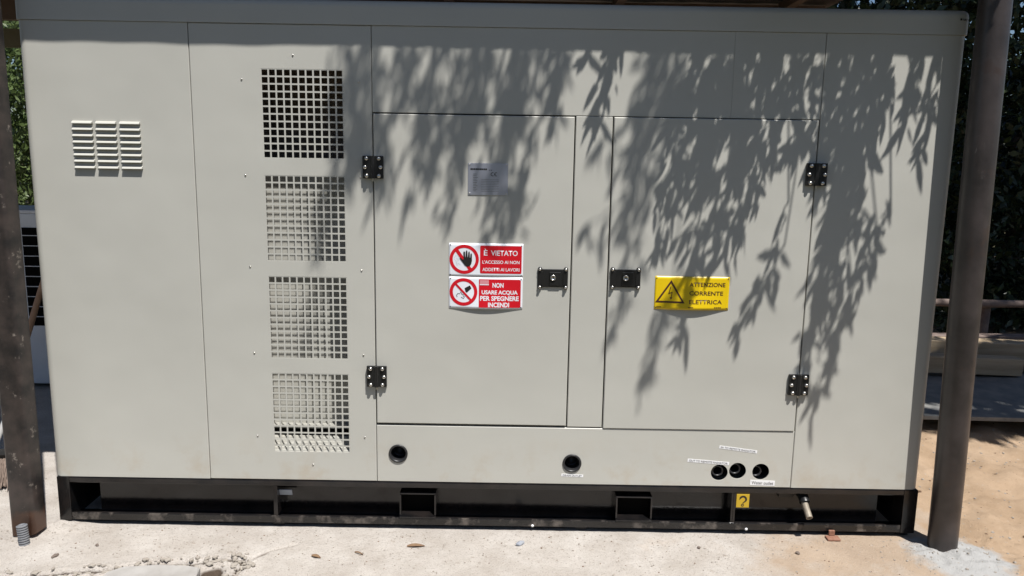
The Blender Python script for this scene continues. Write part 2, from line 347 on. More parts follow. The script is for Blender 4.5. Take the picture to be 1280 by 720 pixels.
GR = [(-0.9255, -0.6265, 1.4625, 1.7865), (-0.9215, -0.6225, 1.0825, 1.4005), (-0.9195, -0.6205, 0.7030, 1.0200), (-0.9195, -0.6205, 0.3175, 0.6425)]
GR = [(-0.9205-0.0015, -0.6215-0.0015, z0, z0+0.3215) for z0 in (1.4640, 1.0800, 0.7000, 0.3190)]
grille_panel = sheet(XA+GAP, XB-GAP, ZB, ZS-GAP, holes=GR).build('grille_panel', M_paint, gen)
# punched lattice: 11 x 12 square holes
gm = MB(); gw, gh = 0.299, 0.3215; bw = 0.0058
pitch_x = (gw-bw*0)/11; pitch_z = gh/12
xs = [0]; 
for i in range(11): xs += [i*pitch_x+bw/2, (i+1)*pitch_x-bw/2]
xs.append(gw); zs = [0]
for i in range(12): zs += [i*pitch_z+bw/2, (i+1)*pitch_z-bw/2]
zs.append(gh)
t = 0.0010
for i in range(len(xs)-1):
    for j in range(len(zs)-1):
        a, c, d, e = xs[i], xs[i+1], zs[j], zs[j+1]
        if i % 2 == 1 and j % 2 == 1:
            gm.add([(a, 0, d), (c, 0, d), (c, 0, e), (a, 0, e), (a, t, d), (c, t, d), (c, t, e), (a, t, e)], [(0, 4, 5, 1), (1, 5, 6, 2), (2, 6, 7, 3), (3, 7, 4, 0)])
        else:
            gm.add([(a, 0, d), (c, 0, d), (c, 0, e), (a, 0, e)], [(0, 1, 2, 3)]); gm.add([(a, t, d), (c, t, d), (c, t, e), (a, t, e)], [(3, 2, 1, 0)])
g0 = gm.build('grille', M_paint, grille_panel); g0.location = (GR[0][0], 0.0005, GR[0][2])
for h in GR[1:]:
    c = copy_obj(g0, grille_panel); c.location = (h[0], 0.0005, h[2])
# air plenum seen through the grilles
pm = MB()
pm.box(-0.985, -0.50, 0.176, 0.180, 0.3805, 1.415)
pm.box(-0.985, -0.50, 0.118, 0.1755, 0.376, 0.380)
pm.obox((-0.7425, 0.062, 0.3315), (1, 0, 0), Vector((0, 1, 0.22)).normalized(), Vector((0, -0.22, 1)).normalized(), 0.2425, 0.058, 0.0015)
pm.build('air_baffle', M_paint, gen)
pm = MB()
pm.box(-0.99, -0.986, 0.024, 0.36, 0.30, 1.90); pm.box(-0.495, -0.491, 0.024, 0.36, 0.30, 1.90)
pm.box(-0.986, -0.495, 0.36, 0.364, 0.30, 1.90); pm.box(-0.986, -0.495, 0.024, 0.36, 1.88, 1.884)
pm.build('plenum_lining', M_lining, gen)
def dome_bolt(r=0.0065, h=0.006, n=12):
    q = MB(); q.lathe((0, 0, 0), (0, -1, 0), [(r, 0), (r, h*0.35), (r*0.86, h*0.75), (r*0.5, h*0.97), (0.0001, h)], n); return q
riv = dome_bolt(0.0036, 0.003, 10)
r0_ = None
for x, z in [(-0.992, 1.746), (-0.803, 1.834), (-0.992, 1.400), (-0.988, 1.057), (-0.985, 0.720), (-0.566, 1.049), (-0.564, 1.40), (-0.566, 1.745), (-0.564, 0.718), (-0.564, 0.385), (-0.985, 0.385), (-0.77, 0.268)]:
    if r0_ is None: r0_ = riv.build('rivet', M_steel, grille_panel); c = r0_
    else: c = copy_obj(r0_, grille_panel)
    c.location = (x, 0, z)

# pressed louvres on the left end panel
lm = MB(); lw, hd, pr = 0.0740, 0.0092, 0.0125; tip = 0.005
ring0 = [(-lw/2, 0, 0), (lw/2, 0, 0)]
prof = [(0, 0.0), (-0.0008, -0.003), (-0.0040, -0.0100), (-hd, -pr)]      # z, y down the hood
vsl = []
for k, (z, y) in enumerate(prof):
    e = tip*(k/3.0)**2*0.6
    vsl += [(-lw/2+e*0.2, y, z), (lw/2-e*0.2, y, z)]
nf = [(2*k, 2*k+2, 2*k+3, 2*k+1) for k in range(3)]
lm.add(vsl, nf, True)
lm.add([(-lw/2, 0, 0), *[vsl[2*k] for k in range(1, 4)], (-lw/2, 0, -hd)], [(0, 4, 3, 2, 1)])
lm.add([(lw/2, 0, 0), *[vsl[2*k+1] for k in range(1, 4)], (lw/2, 0, -hd)], [(0, 1, 2, 3, 4)])
a, b_ = vsl[6], vsl[7]
lm.add([a, b_, (b_[0], b_[1]+0.0016, b_[2]-0.0012), (a[0], a[1]+0.0016, a[2]-0.0012)], [(0, 3, 2, 1)])
L0 = None
for ci, cx in enumerate((-1.5825, -1.4955, -1.408)):
    for k in range(8):
        if L0 is None: L0 = lm.build('louvre', M_paint, left_panel); c = L0
        else: c = copy_obj(L0, left_panel)
        c.location = (cx, 0, 1.5885-k*0.0232)

# centre section
DL = (-0.5148, 0.2250, 0.4462, 1.6318); DR = (0.3702, 1.1218, 0.4382, 1.6335)
DZ = (0.437+1.6335)/2
sheet(XB+GAP, 0.797-0.0002, 1.6368, ZS-GAP, b=0.0008).build('upper_panel', M_paint, gen)
sheet(0.797+0.0002, XC-GAP, 1.6368, ZS-GAP, b=0.0008).build('upper_panel', M_paint, gen)
sheet(0.2300, 0.3655, 0.4412, 1.6352).build('centre_mullion', M_paint, gen)
PORTS = [(-0.433, 0.320), (0.254, 0.291), (0.839, 0.262), (0.911, 0.270), (1.003, 0.268)]
# ports closer together than one cell: the lower panel is laid out in strips so that each strip holds one hole
lo = MB()
def lower_panel():
    x0, x1, z0, z1, b = XB+GAP, XC-GAP, ZB, 0.4365, 0.002
    bm = bmesh.new()
    def loop(pts): 
        vv = [bm.verts.new((x, 0, z)) for x, z in pts]; return [bm.edges.new((vv[i], vv[(i+1) % len(vv)])) for i in range(len(vv))]
    es = loop([(x0+b, z0+b), (x1-b, z0+b), (x1-b, z1-b), (x0+b, z1-b)])
    for cx, cz in PORTS: es += loop([(cx+0.0335*math.cos(2*PI*k/40), cz+0.0335*math.sin(2*PI*k/40)) for k in range(40)])
    bmesh.ops.triangle_fill(bm, use_beauty=True, edges=es, normal=(0, -1, 0))
    lo.bm(bm)
    for cx, cz in PORTS:
        n = 40; ci = [(cx+0.0335*math.cos(2*PI*k/n), 0, cz+0.0335*math.sin(2*PI*k/n)) for k in range(n)]
        lo.add(ci+[(x, 0.004, z) for x, y, z in ci], [(k, (k+1) % n, n+(k+1) % n, n+k) for k in range(n)], True)
    o = [(x0+b, 0, z0+b), (x1-b, 0, z0+b), (x1-b, 0, z1-b), (x0+b, 0, z1-b)]; p = [(x0, b, z0), (x1, b, z0), (x1, b, z1), (x0, b, z1)]; q = [(x, 0.022, z) for x, y, z in p]
    lo.add(o+p+q, [(k, 4+k, 4+(k+1) % 4, (k+1) % 4) for k in range(4)]+[(4+k, 8+k, 8+(k+1) % 4, 4+(k+1) % 4) for k in range(4)])
lower_panel(); lo.build('lower_panel', M_paint, gen)
door_l = sheet(*DL, yf=-0.004, b=0.003, depth=0.030).build('door', M_paint, gen)
door_r = sheet(*DR, yf=-0.004, b=0.003, depth=0.030).build('door', M_paint, gen)
# dark gasket behind the seams, shell of the canopy
fm = MB()
for x in (XA, XB, XC): fm.box(x-0.012, x+0.012, 0.0235, 0.05, ZB, ZS-0.002)
for x in (0.228, 0.3675): fm.box(x-0.02, x+0.02, 0.0235, 0.05, 0.43, 1.64)
for x0, x1, z in ((-0.50, 1.11, 1.635), (-0.50, 1.11, 0.440)): fm.box(x0, x1, 0.0255, 0.048, z-0.015, z+0.015)
fm.build('gasket', M_rubber, gen)
sm_ = MB(); GD = 1.25
sm_.box(X0+0.001, X0+0.004, 0.20, GD, ZB, ZS); sm_.box(X1-0.004, X1-0.001, 0.20, GD, ZB, ZS); sm_.box(X0+0.004, X1-0.004, GD-0.004, GD, ZB, ZS)
sm_.box(X0+0.004, X1-0.004, 0.03, GD-0.004, ZB+0.001, ZB+0.004)
sm_.build('canopy_shell', M_paint, gen)
cm = MB(); bm = bmesh.new(); bmesh.ops.create_cube(bm, size=1)
for q in bm.verts: q.co = Vector(((X0+X1)/2+q.co.x*(X1-X0+0.004), (GD-0.002)/2+q.co.y*(GD+0.006), (ZS+ZT)/2+q.co.z*(ZT-ZS)))
bmesh.ops.bevel(bm, geom=[e for e in bm.edges if max(e.verts[0].co.z, e.verts[1].co.z) > ZT-0.001], offset=0.024, segments=5, affect='EDGES', profile=0.5)
for f in bm.faces: f.smooth = True
cm.bm(bm, False)
cap = cm.build('roof_cap', M_paint, gen)
mm = MB()
for k, wd in enumerate((0.008, 0.004, 0.006, 0.004, 0.005)): mm.box(1.600+k*0.0068-wd/2+0.002, 1.600+k*0.0068+wd/2, -0.0056, -0.0045, 1.993-k*0.0006, 2.000-k*0.0006)
mm.build('edge_marking', M_print, cap)

# hinges
def hinge(x, z):
    h = MB(); wx, wz = 0.0385, 0.0415
    for s in (-1, 1): h.box(min(s*0.004, s*wx), max(s*0.004, s*wx), -0.0115, 0.0, -wz, wz, 0.002)
    h.tube([(0, -0.010, -wz), (0, -0.010, wz)], 0.008, 12)
    o = h.build('hinge', M_plastic, gen); o.location = (x, -0.0042, z)
    pn = MB(); pn.tube([(0, -0.010, -wz-0.010), (0, -0.010, -wz)], 0.0032, 8); pn.build('hinge_pin', M_steel, o)
    return o
h0 = hinge(-0.516, 1.4375)
bolt_mesh = dome_bolt(0.0073, 0.0085, 12)
BP = [(-0.0225, 0.0315), (0.0225, 0.0315), (-0.0285, 0.0), (0.0285, 0.0), (-0.0225, -0.0315), (0.0225, -0.0315)]
b0 = None
for x, z in BP:
    if b0 is None: b0 = bolt_mesh.build('bolt', M_steel, h0); c = b0
    else: c = copy_obj(b0, h0)
    c.location = (x, -0.0115, z)
for x, z in ((-0.512, 0.637), (1.1245, 1.4375), (1.1205, 0.6305)):
    h1 = copy_obj(h0, gen); h1.location = (x, -0.0042, z)
    for ch in list(h0.children): copy_obj(ch, h1)
# paddle locks
def lock(x, z, parent):
    k = MB(); wx, wz = 0.0575, 0.0345
    k.box(-wx, wx, -0.0060, 0, -wz, wz, 0.0025)
    for sx in (-1, 1):
        for sz in (-1, 1): k.lathe((sx*0.049, 0, sz*0.034), (0, -1, 0), [(0.0085, 0), (0.0085, 0.0065), (0.007, 0.0078), (0.0001, 0.0078)], 12)
        k.box(sx*0.047-0.008, sx*0.047+0.008, -0.0085, -0.0055, -0.026, 0.026, 0.001)
    o = k.build('door_lock', M_plastic, parent); o.location = (x, -0.0042, z)
    pd = MB(); pd.box(-0.013, 0.030, -0.0100, -0.0058, -0.028, 0.024, 0.0015); pd.build('paddle', M_plastic, o)
    ky = MB(); ky.lathe((0.001, -0.0102, 0.003), (0, -1, 0), [(0.0105, 0), (0.0105, 0.004), (0.0078, 0.0045), (0.0074, 0.002), (0.0001, 0.002)], 18); ky.build('key_cylinder', M_steel, o)
    sl = MB(); sl.box(-0.0005, 0.0025, -0.0130, -0.0123, -0.002, 0.008); sl.build('keyhole', M_hole, o)
    for sx in (-1, 1):
        for sz in (-1, 1):
            q = dome_bolt(0.0058, 0.007, 10).build('bolt', M_steel, o); q.location = (sx*0.049, -0.0078, sz*0.034)
    return o
k0 = lock(0.159, 1.0325, gen)
k1 = copy_obj(k0, gen); k1.location = (0.434, -0.0042, 1.036)
for ch in list(k0.children): copy_obj(ch, k1)

# hose ports
for i, (x, z) in enumerate(PORTS):
    if i < 2:
        p = MB(); p.lathe((x, 0.001, z), (0, 1, 0), [(0.0375, -0.001), (0.0375, -0.004), (0.0355, -0.006), (0.031, -0.005), (0.0285, 0.0), (0.0285, 0.03), (0.026, 0.045)], 32)
        o = p.build('rubber_grommet', M_rubber, gen)
        q = MB(); q.lathe((x, 0.045, z), (0, 1, 0), [(0.027, 0), (0.020, 0.004), (0.017, 0.010), (0.0001, 0.012)], 24); q.build('drain_plug', M_plastic, o)
    else:
        ox, oz = ((-0.003, 0.001), (-0.010, 0.004), (-0.016, -0.003))[i-3+1] if i > 2 else (0, 0)
        ox, oz = {2: (-0.004, 0.002), 3: (-0.008, 0.004), 4: (-0.016, -0.002)}[i]
        q = MB(); q.lathe((x+ox, 0.012, z+oz), (0, 1, 0), [(0.0175, 0.012), (0.0175, 0.0), (0.023, 0.0), (0.024, 0.003), (0.024, 0.16)], 28)
        q.lathe((x+ox, 0.012, z+oz), (0, 1, 0), [(0.0175, 0.012), (0.0165, 0.10), (0.0001, 0.10)], 28)
        q.build('hose_end', M_rubber, gen)

# stickers and small plates ---------------------------------------------------
def text_mesh(body, size, x, z, y, mat_, parent, width=None, bold=0.0, align='LEFT', name='lettering', bend=None, height=None):
    cu = bpy.data.curves.new('t', 'FONT'); cu.body = body; cu.size = size; cu.offset = bold*size; cu.resolution_u = 3
    ob = bpy.data.objects.new('t', cu); scene.collection.objects.link(ob)
    dg = bpy.context.evaluated_depsgraph_get(); me = bpy.data.meshes.new_from_object(ob.evaluated_get(dg))
    bpy.data.objects.remove(ob); bpy.data.curves.remove(cu)
    co = np.zeros(len(me.vertices)*3); me.vertices.foreach_get('co', co); co = co.reshape(-1, 3)
    co[:, 0] -= co[:, 0].min(); w_ = co[:, 0].max()
    if width: co[:, 0] *= width/w_; w_ = width
    if height: co[:, 1] *= height/(co[:, 1].max()-min(0, co[:, 1].min()))
    if align == 'CENTER': co[:, 0] -= w_/2
    out = np.zeros_like(co); out[:, 0] = x+co[:, 0]; out[:, 2] = z+co[:, 1]; out[:, 1] = y
    me.vertices.foreach_set('co', out.ravel())
    if bend:
        bm = bmesh.new(); bm.from_mesh(me); dice(bm)
        for v in bm.verts: v.co.y = y+bend(v.co.x, v.co.z)
        bm.to_mesh(me); bm.free()
    me.update(); me.name = name; me.materials.clear(); me.materials.append(mat_)
    o = bpy.data.objects.new(name, me); scene.collection.objects.link(o); o.parent = parent
    return o
def dice(bm):
    xs_ = [v.co.x for v in bm.verts]; zs_ = [v.co.z for v in bm.verts]
    for k in range(math.ceil(min(xs_)/0.008), math.floor(max(xs_)/0.008)+1):
        bmesh.ops.bisect_plane(bm, geom=bm.verts[:]+bm.edges[:]+bm.faces[:], plane_co=(k*0.008, 0, 0), plane_no=(1, 0, 0))
    for k in range(math.ceil(min(zs_)/0.012), math.floor(max(zs_)/0.012)+1):
        bmesh.ops.bisect_plane(bm, geom=bm.verts[:]+bm.edges[:]+bm.faces[:], plane_co=(0, 0, k*0.012), plane_no=(0, 0, 1))
def flat(name, loops, y, mat_, parent, bend=None):
    """thin printed shape from one or more closed outlines (later outlines are holes), in the panel's plane"""
    bm = bmesh.new(); es = []
    for pts in loops:
        vv = [bm.verts.new((px, 0, pz)) for px, pz in pts]; es += [bm.edges.new((vv[i], vv[(i+1) % len(vv)])) for i in range(len(vv))]
    bmesh.ops.triangle_fill(bm, use_beauty=True, edges=es, normal=(0, -1, 0))
    if bend: dice(bm)
    for v in bm.verts: v.co.y = y+(bend(v.co.x, v.co.z) if bend else 0)
    bmesh.ops.recalc_face_normals(bm, faces=bm.faces[:])
    q = MB(); q.bm(bm); return q.build(name, mat_, parent)
def circ(cx, cz, r, n=40): return [(cx+r*math.cos(2*PI*k/n), cz+r*math.sin(2*PI*k/n)) for k in range(n)]
def rrect(x0, x1, z0, z1, r, nx_=12):
    out = []
    for cx, cz, a0 in ((x1-r, z1-r, 0), (x0+r, z1-r, PI/2), (x0+r, z0+r, PI), (x1-r, z0+r, 1.5*PI)):
        out += [(cx+r*math.cos(a0+PI/2*k/4), cz+r*math.sin(a0+PI/2*k/4)) for k in range(5)]
    return out
def dens(pts, st=0.01):
    out = []
    for (ax, az), (bx, bz) in zip(pts, pts[1:]+pts[:1]):
        k = max(1, int(math.hypot(bx-ax, bz-az)/st)); out += [(ax+(bx-ax)*i/k, az+(bz-az)*i/k) for i in range(k)]
    return out
def stroke(pts, w_):
    """flat ribbon along a polyline as one outline"""
    L = []; Rr = []
    for i, (x, z) in enumerate(pts):
        a = pts[max(i-1, 0)]; b = pts[min(i+1, len(pts)-1)]; dx, dz = b[0]-a[0], b[1]-a[1]; q = math.hypot(dx, dz)
        ww = w_[i] if hasattr(w_, '__len__') else w_
        L.append((x-dz/q*ww/2, z+dx/q*ww/2)); Rr.append((x+dz/q*ww/2, z-dx/q*ww/2))
    return L+Rr[::-1]
# narrow printed strips by the hose ports
def strip(x0, z0, x1, z1, h, text, name='label_strip'):
    L = math.hypot(x1-x0, z1-z0); an = math.atan2(z1-z0, x1-x0)
    q = MB(); q.box(0, L, -0.0008, 0, 0, h); o = q.build(name, M_tape, gen); o.location = (x0, 0, z0); o.rotation_euler = (0, -an, 0)
    text_mesh(text, h*0.85, 0.006, h*0.2, -0.0013, M_print, o, width=L-0.012, height=h*0.62)
    return o
strip(0.710, 0.305, 0.875, 0.293, 0.013, 'OUT TO REMOTE RADIATOR')
strip(0.832, 0.363, 0.982, 0.344, 0.012, 'IN TO REMOTE RADIATOR')
strip(0.213, 0.236, 0.300, 0.233, 0.011, 'DRAIN OUTLET')
strip(0.9635, 0.2120, 1.0615, 0.2095, 0.0215, 'Water outlet')
# rating plate
np_ = MB(); np_.box(-0.1645, -0.0165, -0.0062, -0.0042, 1.3415, 1.4585); plate = np_.build('rating_plate', M_alu, gen)
q = MB(); x = -0.156
for wd in (0.007, 0.005, 0.007, 0.006, 0.006, 0.004, 0.008, 0.006, 0.006, 0.007): q.box(x, x+wd-0.0008, -0.0068, -0.0060, 1.4335, 1.4395); x += wd
for k in range(2): q.box(-0.088+k*0.007, -0.083+k*0.007, -0.0068, -0.0060, 1.4325, 1.4345)
for k in range(11):
    z = 1.418-k*0.0062; q.box(-0.146, -0.146+0.022*rnd.uniform(0.5, 1), -0.0068, -0.0060, z, z+0.0010)
    if k > 2: q.box(-0.116, -0.05, -0.0068, -0.0060, z-0.001, z-0.0004)
q.build('plate_print', M_print, plate)
def arc(cx, cz, r, a0, a1, n=12): return [(cx+r*math.cos(R(a0+(a1-a0)*k/n)), cz+r*math.sin(R(a0+(a1-a0)*k/n))) for k in range(n+1)]
flat('ce_mark', [stroke(arc(-0.0735, 1.4185, 0.006, 60, 300), 0.0022)], -0.0070, M_print, plate)
flat('ce_mark', [stroke(arc(-0.0605, 1.4185, 0.006, 60, 300), 0.0022)], -0.0070, M_print, plate)
flat('ce_mark', [stroke([(-0.0665, 1.4185), (-0.0615, 1.4185)], 0.002)], -0.0071, M_print, plate)
for sx in (-0.159, -0.022):
    for sz in (1.347, 1.453):
        c = dome_bolt(0.0028, 0.002, 8).build('screw', M_steel, plate); c.location = (sx, -0.0062, sz)

# base frame
bf = MB()
bf.box(X0+0.012, X1-0.003, 0.0, 0.085, 0.1760, 0.2005, 0.004)                # top flange
bf.box(X0+0.014, X1-0.003, 0.0070, 0.085, 0.0210, 0.0260)                     # bottom flange
bf.box(X0+0.140, X1-0.125, 0.072, 0.0780, 0.0270, 0.1755)                     # web
bf.box(X0+0.010, X0+0.058, -0.003, 0.084, 0.0185, 0.2012, 0.0015)             # corner posts
bf.box(X1-0.056, X1-0.001, -0.003, 0.084, 0.0185, 0.2012, 0.0015)
bf.box(X0+0.012, X0+0.055, 0.0865, GD, 0.02, 0.2); bf.box(X1-0.055, X1-0.004, 0.0865, GD, 0.02, 0.2); bf.box(X0+0.06, X1-0.06, GD-0.06, GD-0.001, 0.021, 0.199)
base = bf.build('skid_frame', M_black, gen)
q = MB(); q.box(X0+0.0585, X1-0.0565, -0.002, 0.0065, 0.0205, 0.0500, 0.0025); q.build('bottom_rail', M_lip, base)
for x in (-0.921, 0.908):
    q = MB(); q.box(x-0.004, x+0.004, 0.001, 0.0715, 0.0505, 0.1755); q.box(x-0.012, x-0.0045, 0.003, 0.03, 0.0505, 0.1755); q.build('stiffener', M_black, base)
for x in (-0.3575, 0.508):
    q = MB(); w_, t_ = 0.0725, 0.006
    q.box(x-w_, x+w_, -0.006, 0.40, 0.0505, 0.0570, 0.001); q.box(x-w_, x+w_, 0.010, 0.40, 0.1440, 0.1500, 0.001)
    q.box(x-w_, x-w_+t_, 0.004, 0.40, 0.0571, 0.1439); q.box(x+w_-t_, x+w_, 0.004, 0.40, 0.0571, 0.1439)
    o = q.build('forklift_pocket', M_black, base)
    q = MB(); q.box(x-w_+t_, x+w_-t_, 0.058, 0.066, 0.0575, 0.1435); q.build('pocket_shade_sheet', M_hole, o)  # black sheet stands in for the shade deep inside the pocket
for x in (-1.765, -0.92, 0.3, 1.60):
    q = MB(); q.box(x-0.022, x+0.022, 0.02, 0.09, -0.004, 0.0205); q.build('foot', M_rubber, base)
q = MB(); q.box(0.914, 0.9645, -0.0035, -0.001, 0.118, 0.1735); st = q.build('hook_sticker', mat('dull_yellow', (0.50, 0.33, 0.02), rough=0.5), base)
hk = [(0.9255, 0.150)]+arc(0.9395, 0.1515, 0.0125, 165, -25, 12)+[(0.944, 0.140), (0.939, 0.135)]
flat('hook_print', [stroke(hk, [0.002, 0.004]+[0.0075]*11+[0.006, 0.004, 0.004])], -0.0039, M_print, st)
flat('hook_print', [circ(0.9388, 0.1275, 0.0058, 20), circ(0.9388, 0.1275, 0.0028, 14)], -0.0040, M_print, st)
# drain pipe: comes out through the web, bends down and forward
q = MB(); pth = [(1.190, 0.035, 0.152), (1.1935, -0.018, 0.112), (1.1955, -0.040, 0.095)]
q.tube(pth, 0.0128, 16, caps=False); e = Vector(pth[-1]); d = (e-Vector(pth[-2])).normalized()
q.lathe(e, d, [(0.0135, 0), (0.0125, 0.0012), (0.0095, 0.0008), (0.009, -0.03), (0.0001, -0.031)], 16)
dp = q.build('drain_pipe', M_dull, gen)
q = MB(); q.tube([(1.190, 0.070, 0.156), (1.190, 0.030, 0.156), (1.192, 0.010, 0.137)], 0.0205, 16); q.box(1.10, 1.16, 0.05, 0.077, 0.14, 0.165); q.build('pipe_fitting', M_plastic, dp)
# small printed tag inside the base
q = MB(); q.obox((-0.895, 0.035, 0.135), (1, 0, 0), (0, 1, 0.3), (0, -0.3, 1), 0.028, 0.002, 0.012); q.build('paper_tag', M_grey, base)
q = MB()
for x in (0.103, 0.961): q.lathe((x, -0.0025, 0.0245), (0, -1, 0), [(0.006, 0), (0.005, 0.002), (0.0001, 0.0025)], 10)
q.build('paint_spots', M_tape, base, kind='stuff')

# ------------------------------------------------------------------ signs screwed to the doors
def sign(name, label, cat, x0, x1, z0, z1, mat_, bulge_bottom, group=None):
    root = thing(name, label, cat, group=group)
    yb = -0.0050
    def bend(px, pz):
        u = (px-x0)/(x1-x0); v = (z1-pz)/(z1-z0)
        return yb-bulge_bottom*math.sin(PI*max(0, min(1, u)))**1.3*max(0, v)**1.5-0.0004
    nx_, nz_ = 40, 12; pts = []; fs = []
    for j in range(nz_+1):
        for i in range(nx_+1):
            px, pz = x0+(x1-x0)*i/nx_, z0+(z1-z0)*j/nz_; pts.append((px, bend(px, pz), pz))
    fs = [(j*(nx_+1)+i, j*(nx_+1)+i+1, (j+1)*(nx_+1)+i+1, (j+1)*(nx_+1)+i) for j in range(nz_) for i in range(nx_)]
    q = MB(); q.add(pts, fs, True); q.add([(a, b+0.0012, c) for a, b, c in pts], [f[::-1] for f in fs], True)
    n1 = len(pts); per = list(range(nx_+1))+[j*(nx_+1)+nx_ for j in range(1, nz_+1)]+[nz_*(nx_+1)+i for i in range(nx_-1, -1, -1)]+[j*(nx_+1) for j in range(nz_-1, 0, -1)]
    q.f += [(per[k], per[k]+n1, per[(k+1) % len(per)]+n1, per[(k+1) % len(per)]) for k in range(len(per))]; q.sm += [False]*len(per)
    q.build('sign_plate', mat_, root)
    for sx in (x0+0.006, x1-0.006):
        for sz in (z0+0.007, z1-0.007):
            c = dome_bolt(0.0022, 0.0016, 8).build('screw', M_rubber, root); c.location = (sx, bend(sx, sz), sz)
    return root, bend
PX = 0.002998       # metres of panel per photo pixel, for laying out the print on the plates
def sx_(u): return (u-640)*PX-0.004+0.0035*(0)
# --- no-entry sign
x0, x1, z0, z1 = -0.2345, 0.0455, 1.0328, 1.1605
s1, b1 = sign('prohibition_sign', 'upper red and white no-access sign with a black hand symbol', 'sign', x0, x1, z0, z1, M_white, 0.001)
cx, cz = -0.1770, 1.0990
Y1, Y2, Y3, Y4 = -0.0007, -0.0011, -0.0015, -0.0019
flat('red_ring', [circ(cx, cz, 0.0555), circ(cx, cz, 0.0435)], Y1, M_red, s1, b1)
d_ = 0.0435
flat('red_bar', [dens([(cx-0.0335, cz+0.0300), (cx-0.0230, cz+0.0380), (cx+0.0280, cz-0.0345), (cx+0.0170, cz-0.0408)])], Y1, M_red, s1, b1)
hand = [(-0.0175, 0.003), (-0.0150, 0.0065), (-0.0110, 0.0045), (-0.0050, -0.0015), (-0.0020, 0.0000), (-0.0035, 0.0260), (-0.0015, 0.0300), (0.0015, 0.0295), (0.0030, 0.0260), (0.0036, 0.0080),
        (0.0050, 0.0080), (0.0062, 0.0310), (0.0085, 0.0345), (0.0110, 0.0330), (0.0118, 0.0290), (0.0125, 0.0085), (0.0139, 0.0085), (0.0155, 0.0275), (0.0180, 0.0305), (0.0205, 0.0285), (0.0208, 0.0240),
        (0.0212, 0.0070), (0.0226, 0.0065), (0.0238, 0.0205), (0.0262, 0.0235), (0.0285, 0.0215), (0.0290, 0.0170), (0.0292, -0.0060), (0.0268, -0.0170), (0.0210, -0.0250), (0.0120, -0.0275), (0.0030, -0.0235), (-0.0050, -0.0125), (-0.0120, -0.0035)]
flat('hand_symbol', [[(cx+a, cz+b) for a, b in hand]], Y3, M_print, s1, b1)
for k in range(9):
    an = 2*PI*k/9; flat('dotted_figure', [circ(cx-0.0285+0.0085*math.cos(an), cz+0.003+0.0105*math.sin(an), 0.0011, 8)], Y2, M_grey, s1, b1)
for p in ([(-0.030, 0.004), (-0.022, -0.002)], [(-0.024, -0.014), (-0.014, -0.022)], [(-0.030, -0.010), (-0.026, -0.024)]):
    flat('dotted_figure', [stroke([(cx+a, cz+b) for a, b in p], 0.0010)], Y2, M_grey, s1, b1)
flat('red_panel', [dens(rrect(-0.1170, 0.0400, 1.0465, 1.1520, 0.005), 0.02)], Y1, M_red, s1, b1)
text_mesh('\u00c8', 0.030, -0.1030, 1.1150, Y2, M_white, s1, width=0.0140, bold=0.012, bend=b1, height=0.0255)
text_mesh('VIETATO', 0.030, -0.0760, 1.1150, Y2, M_white, s1, width=0.1005, bold=0.012, bend=b1, height=0.0200)
text_mesh("L'ACCESSO AI NON", 0.016, -0.1080, 1.0840, Y2, M_white, s1, width=0.1400, bold=0.012, bend=b1, height=0.0130)
text_mesh('ADDETTI AI LAVORI', 0.016, -0.1080, 1.0555, Y2, M_white, s1, width=0.1400, bold=0.012, bend=b1, height=0.0130)
# --- no-water sign
z0, z1 = 0.9095, 1.0325
s2, b2 = sign('prohibition_sign', 'lower red and white sign forbidding water on fires with a struck-out bucket', 'sign', x0, x1, z0, z1, M_white, 0.0075)
cx, cz = -0.1790, 0.9740
flat('bucket_symbol', [[(cx+0.0040, cz+0.0140), (cx+0.0090, cz+0.0175), (cx+0.0245, cz+0.0255), (cx+0.0300, cz+0.0140), (cx+0.0125, cz-0.0025), (cx+0.0080, cz+0.0010)]], Y1, M_print, s2, b2)
fl = [(-0.0240, -0.0200), (-0.0265, -0.0130), (-0.0205, -0.0060), (-0.0150, -0.0080), (-0.0105, 0.0000), (-0.0060, -0.0100), (-0.0020, -0.0090), (0.0000, -0.0180), (0.0050, -0.0170), (0.0000, -0.0255), (-0.0090, -0.0200)]
flat('flame_symbol', [stroke([(cx+a, cz+b) for a, b in fl], 0.0022)], Y1, M_print, s2, b2)
flat('red_ring', [circ(cx, cz, 0.0530), circ(cx, cz, 0.0405)], Y1, M_red, s2, b2)
flat('red_bar', [dens([(cx-0.0310, cz+0.0260), (cx-0.0255, cz+0.0315), (cx+0.0300, cz-0.0270), (cx+0.0245, cz-0.0325)])], Y2, M_red, s2, b2)
flat('red_panel', [dens([(-0.1205, 1.0235), (-0.1205, 0.9155), (0.0335, 0.9155), (0.0385, 0.9200), (0.0385, 1.0190), (0.0340, 1.0235)], 0.02)], Y1, M_red, s2, b2)
flat('print_box', [dens([(-0.1170, 1.0205), (-0.1170, 1.0015), (-0.0830, 1.0015), (-0.0830, 1.0205)])], Y2, mat('pink_print', (0.6, 0.25, 0.27), rough=0.4), s2, b2)
flat('print_box', [[(-0.1170, 1.0045), (-0.1170, 1.0015), (-0.0830, 1.0015), (-0.0830, 1.0045)]], Y3, M_white, s2, b2)
text_mesh('NON', 0.02, -0.0480, 0.9930, Y2, M_white, s2, width=0.0420, bold=0.03, align='CENTER', bend=b2, height=0.0185)
text_mesh('USARE ACQUA', 0.02, -0.0415, 0.9670, Y2, M_white, s2, width=0.1370, bold=0.03, align='CENTER', bend=b2, height=0.0185)
text_mesh('PER SPEGNERE', 0.02, -0.0420, 0.9425, Y2, M_white, s2, width=0.1470, bold=0.03, align='CENTER', bend=b2, height=0.0185)
text_mesh('INCENDI', 0.02, -0.0450, 0.9180, Y2, M_white, s2, width=0.0800, bold=0.03, align='CENTER', bend=b2, height=0.0185)
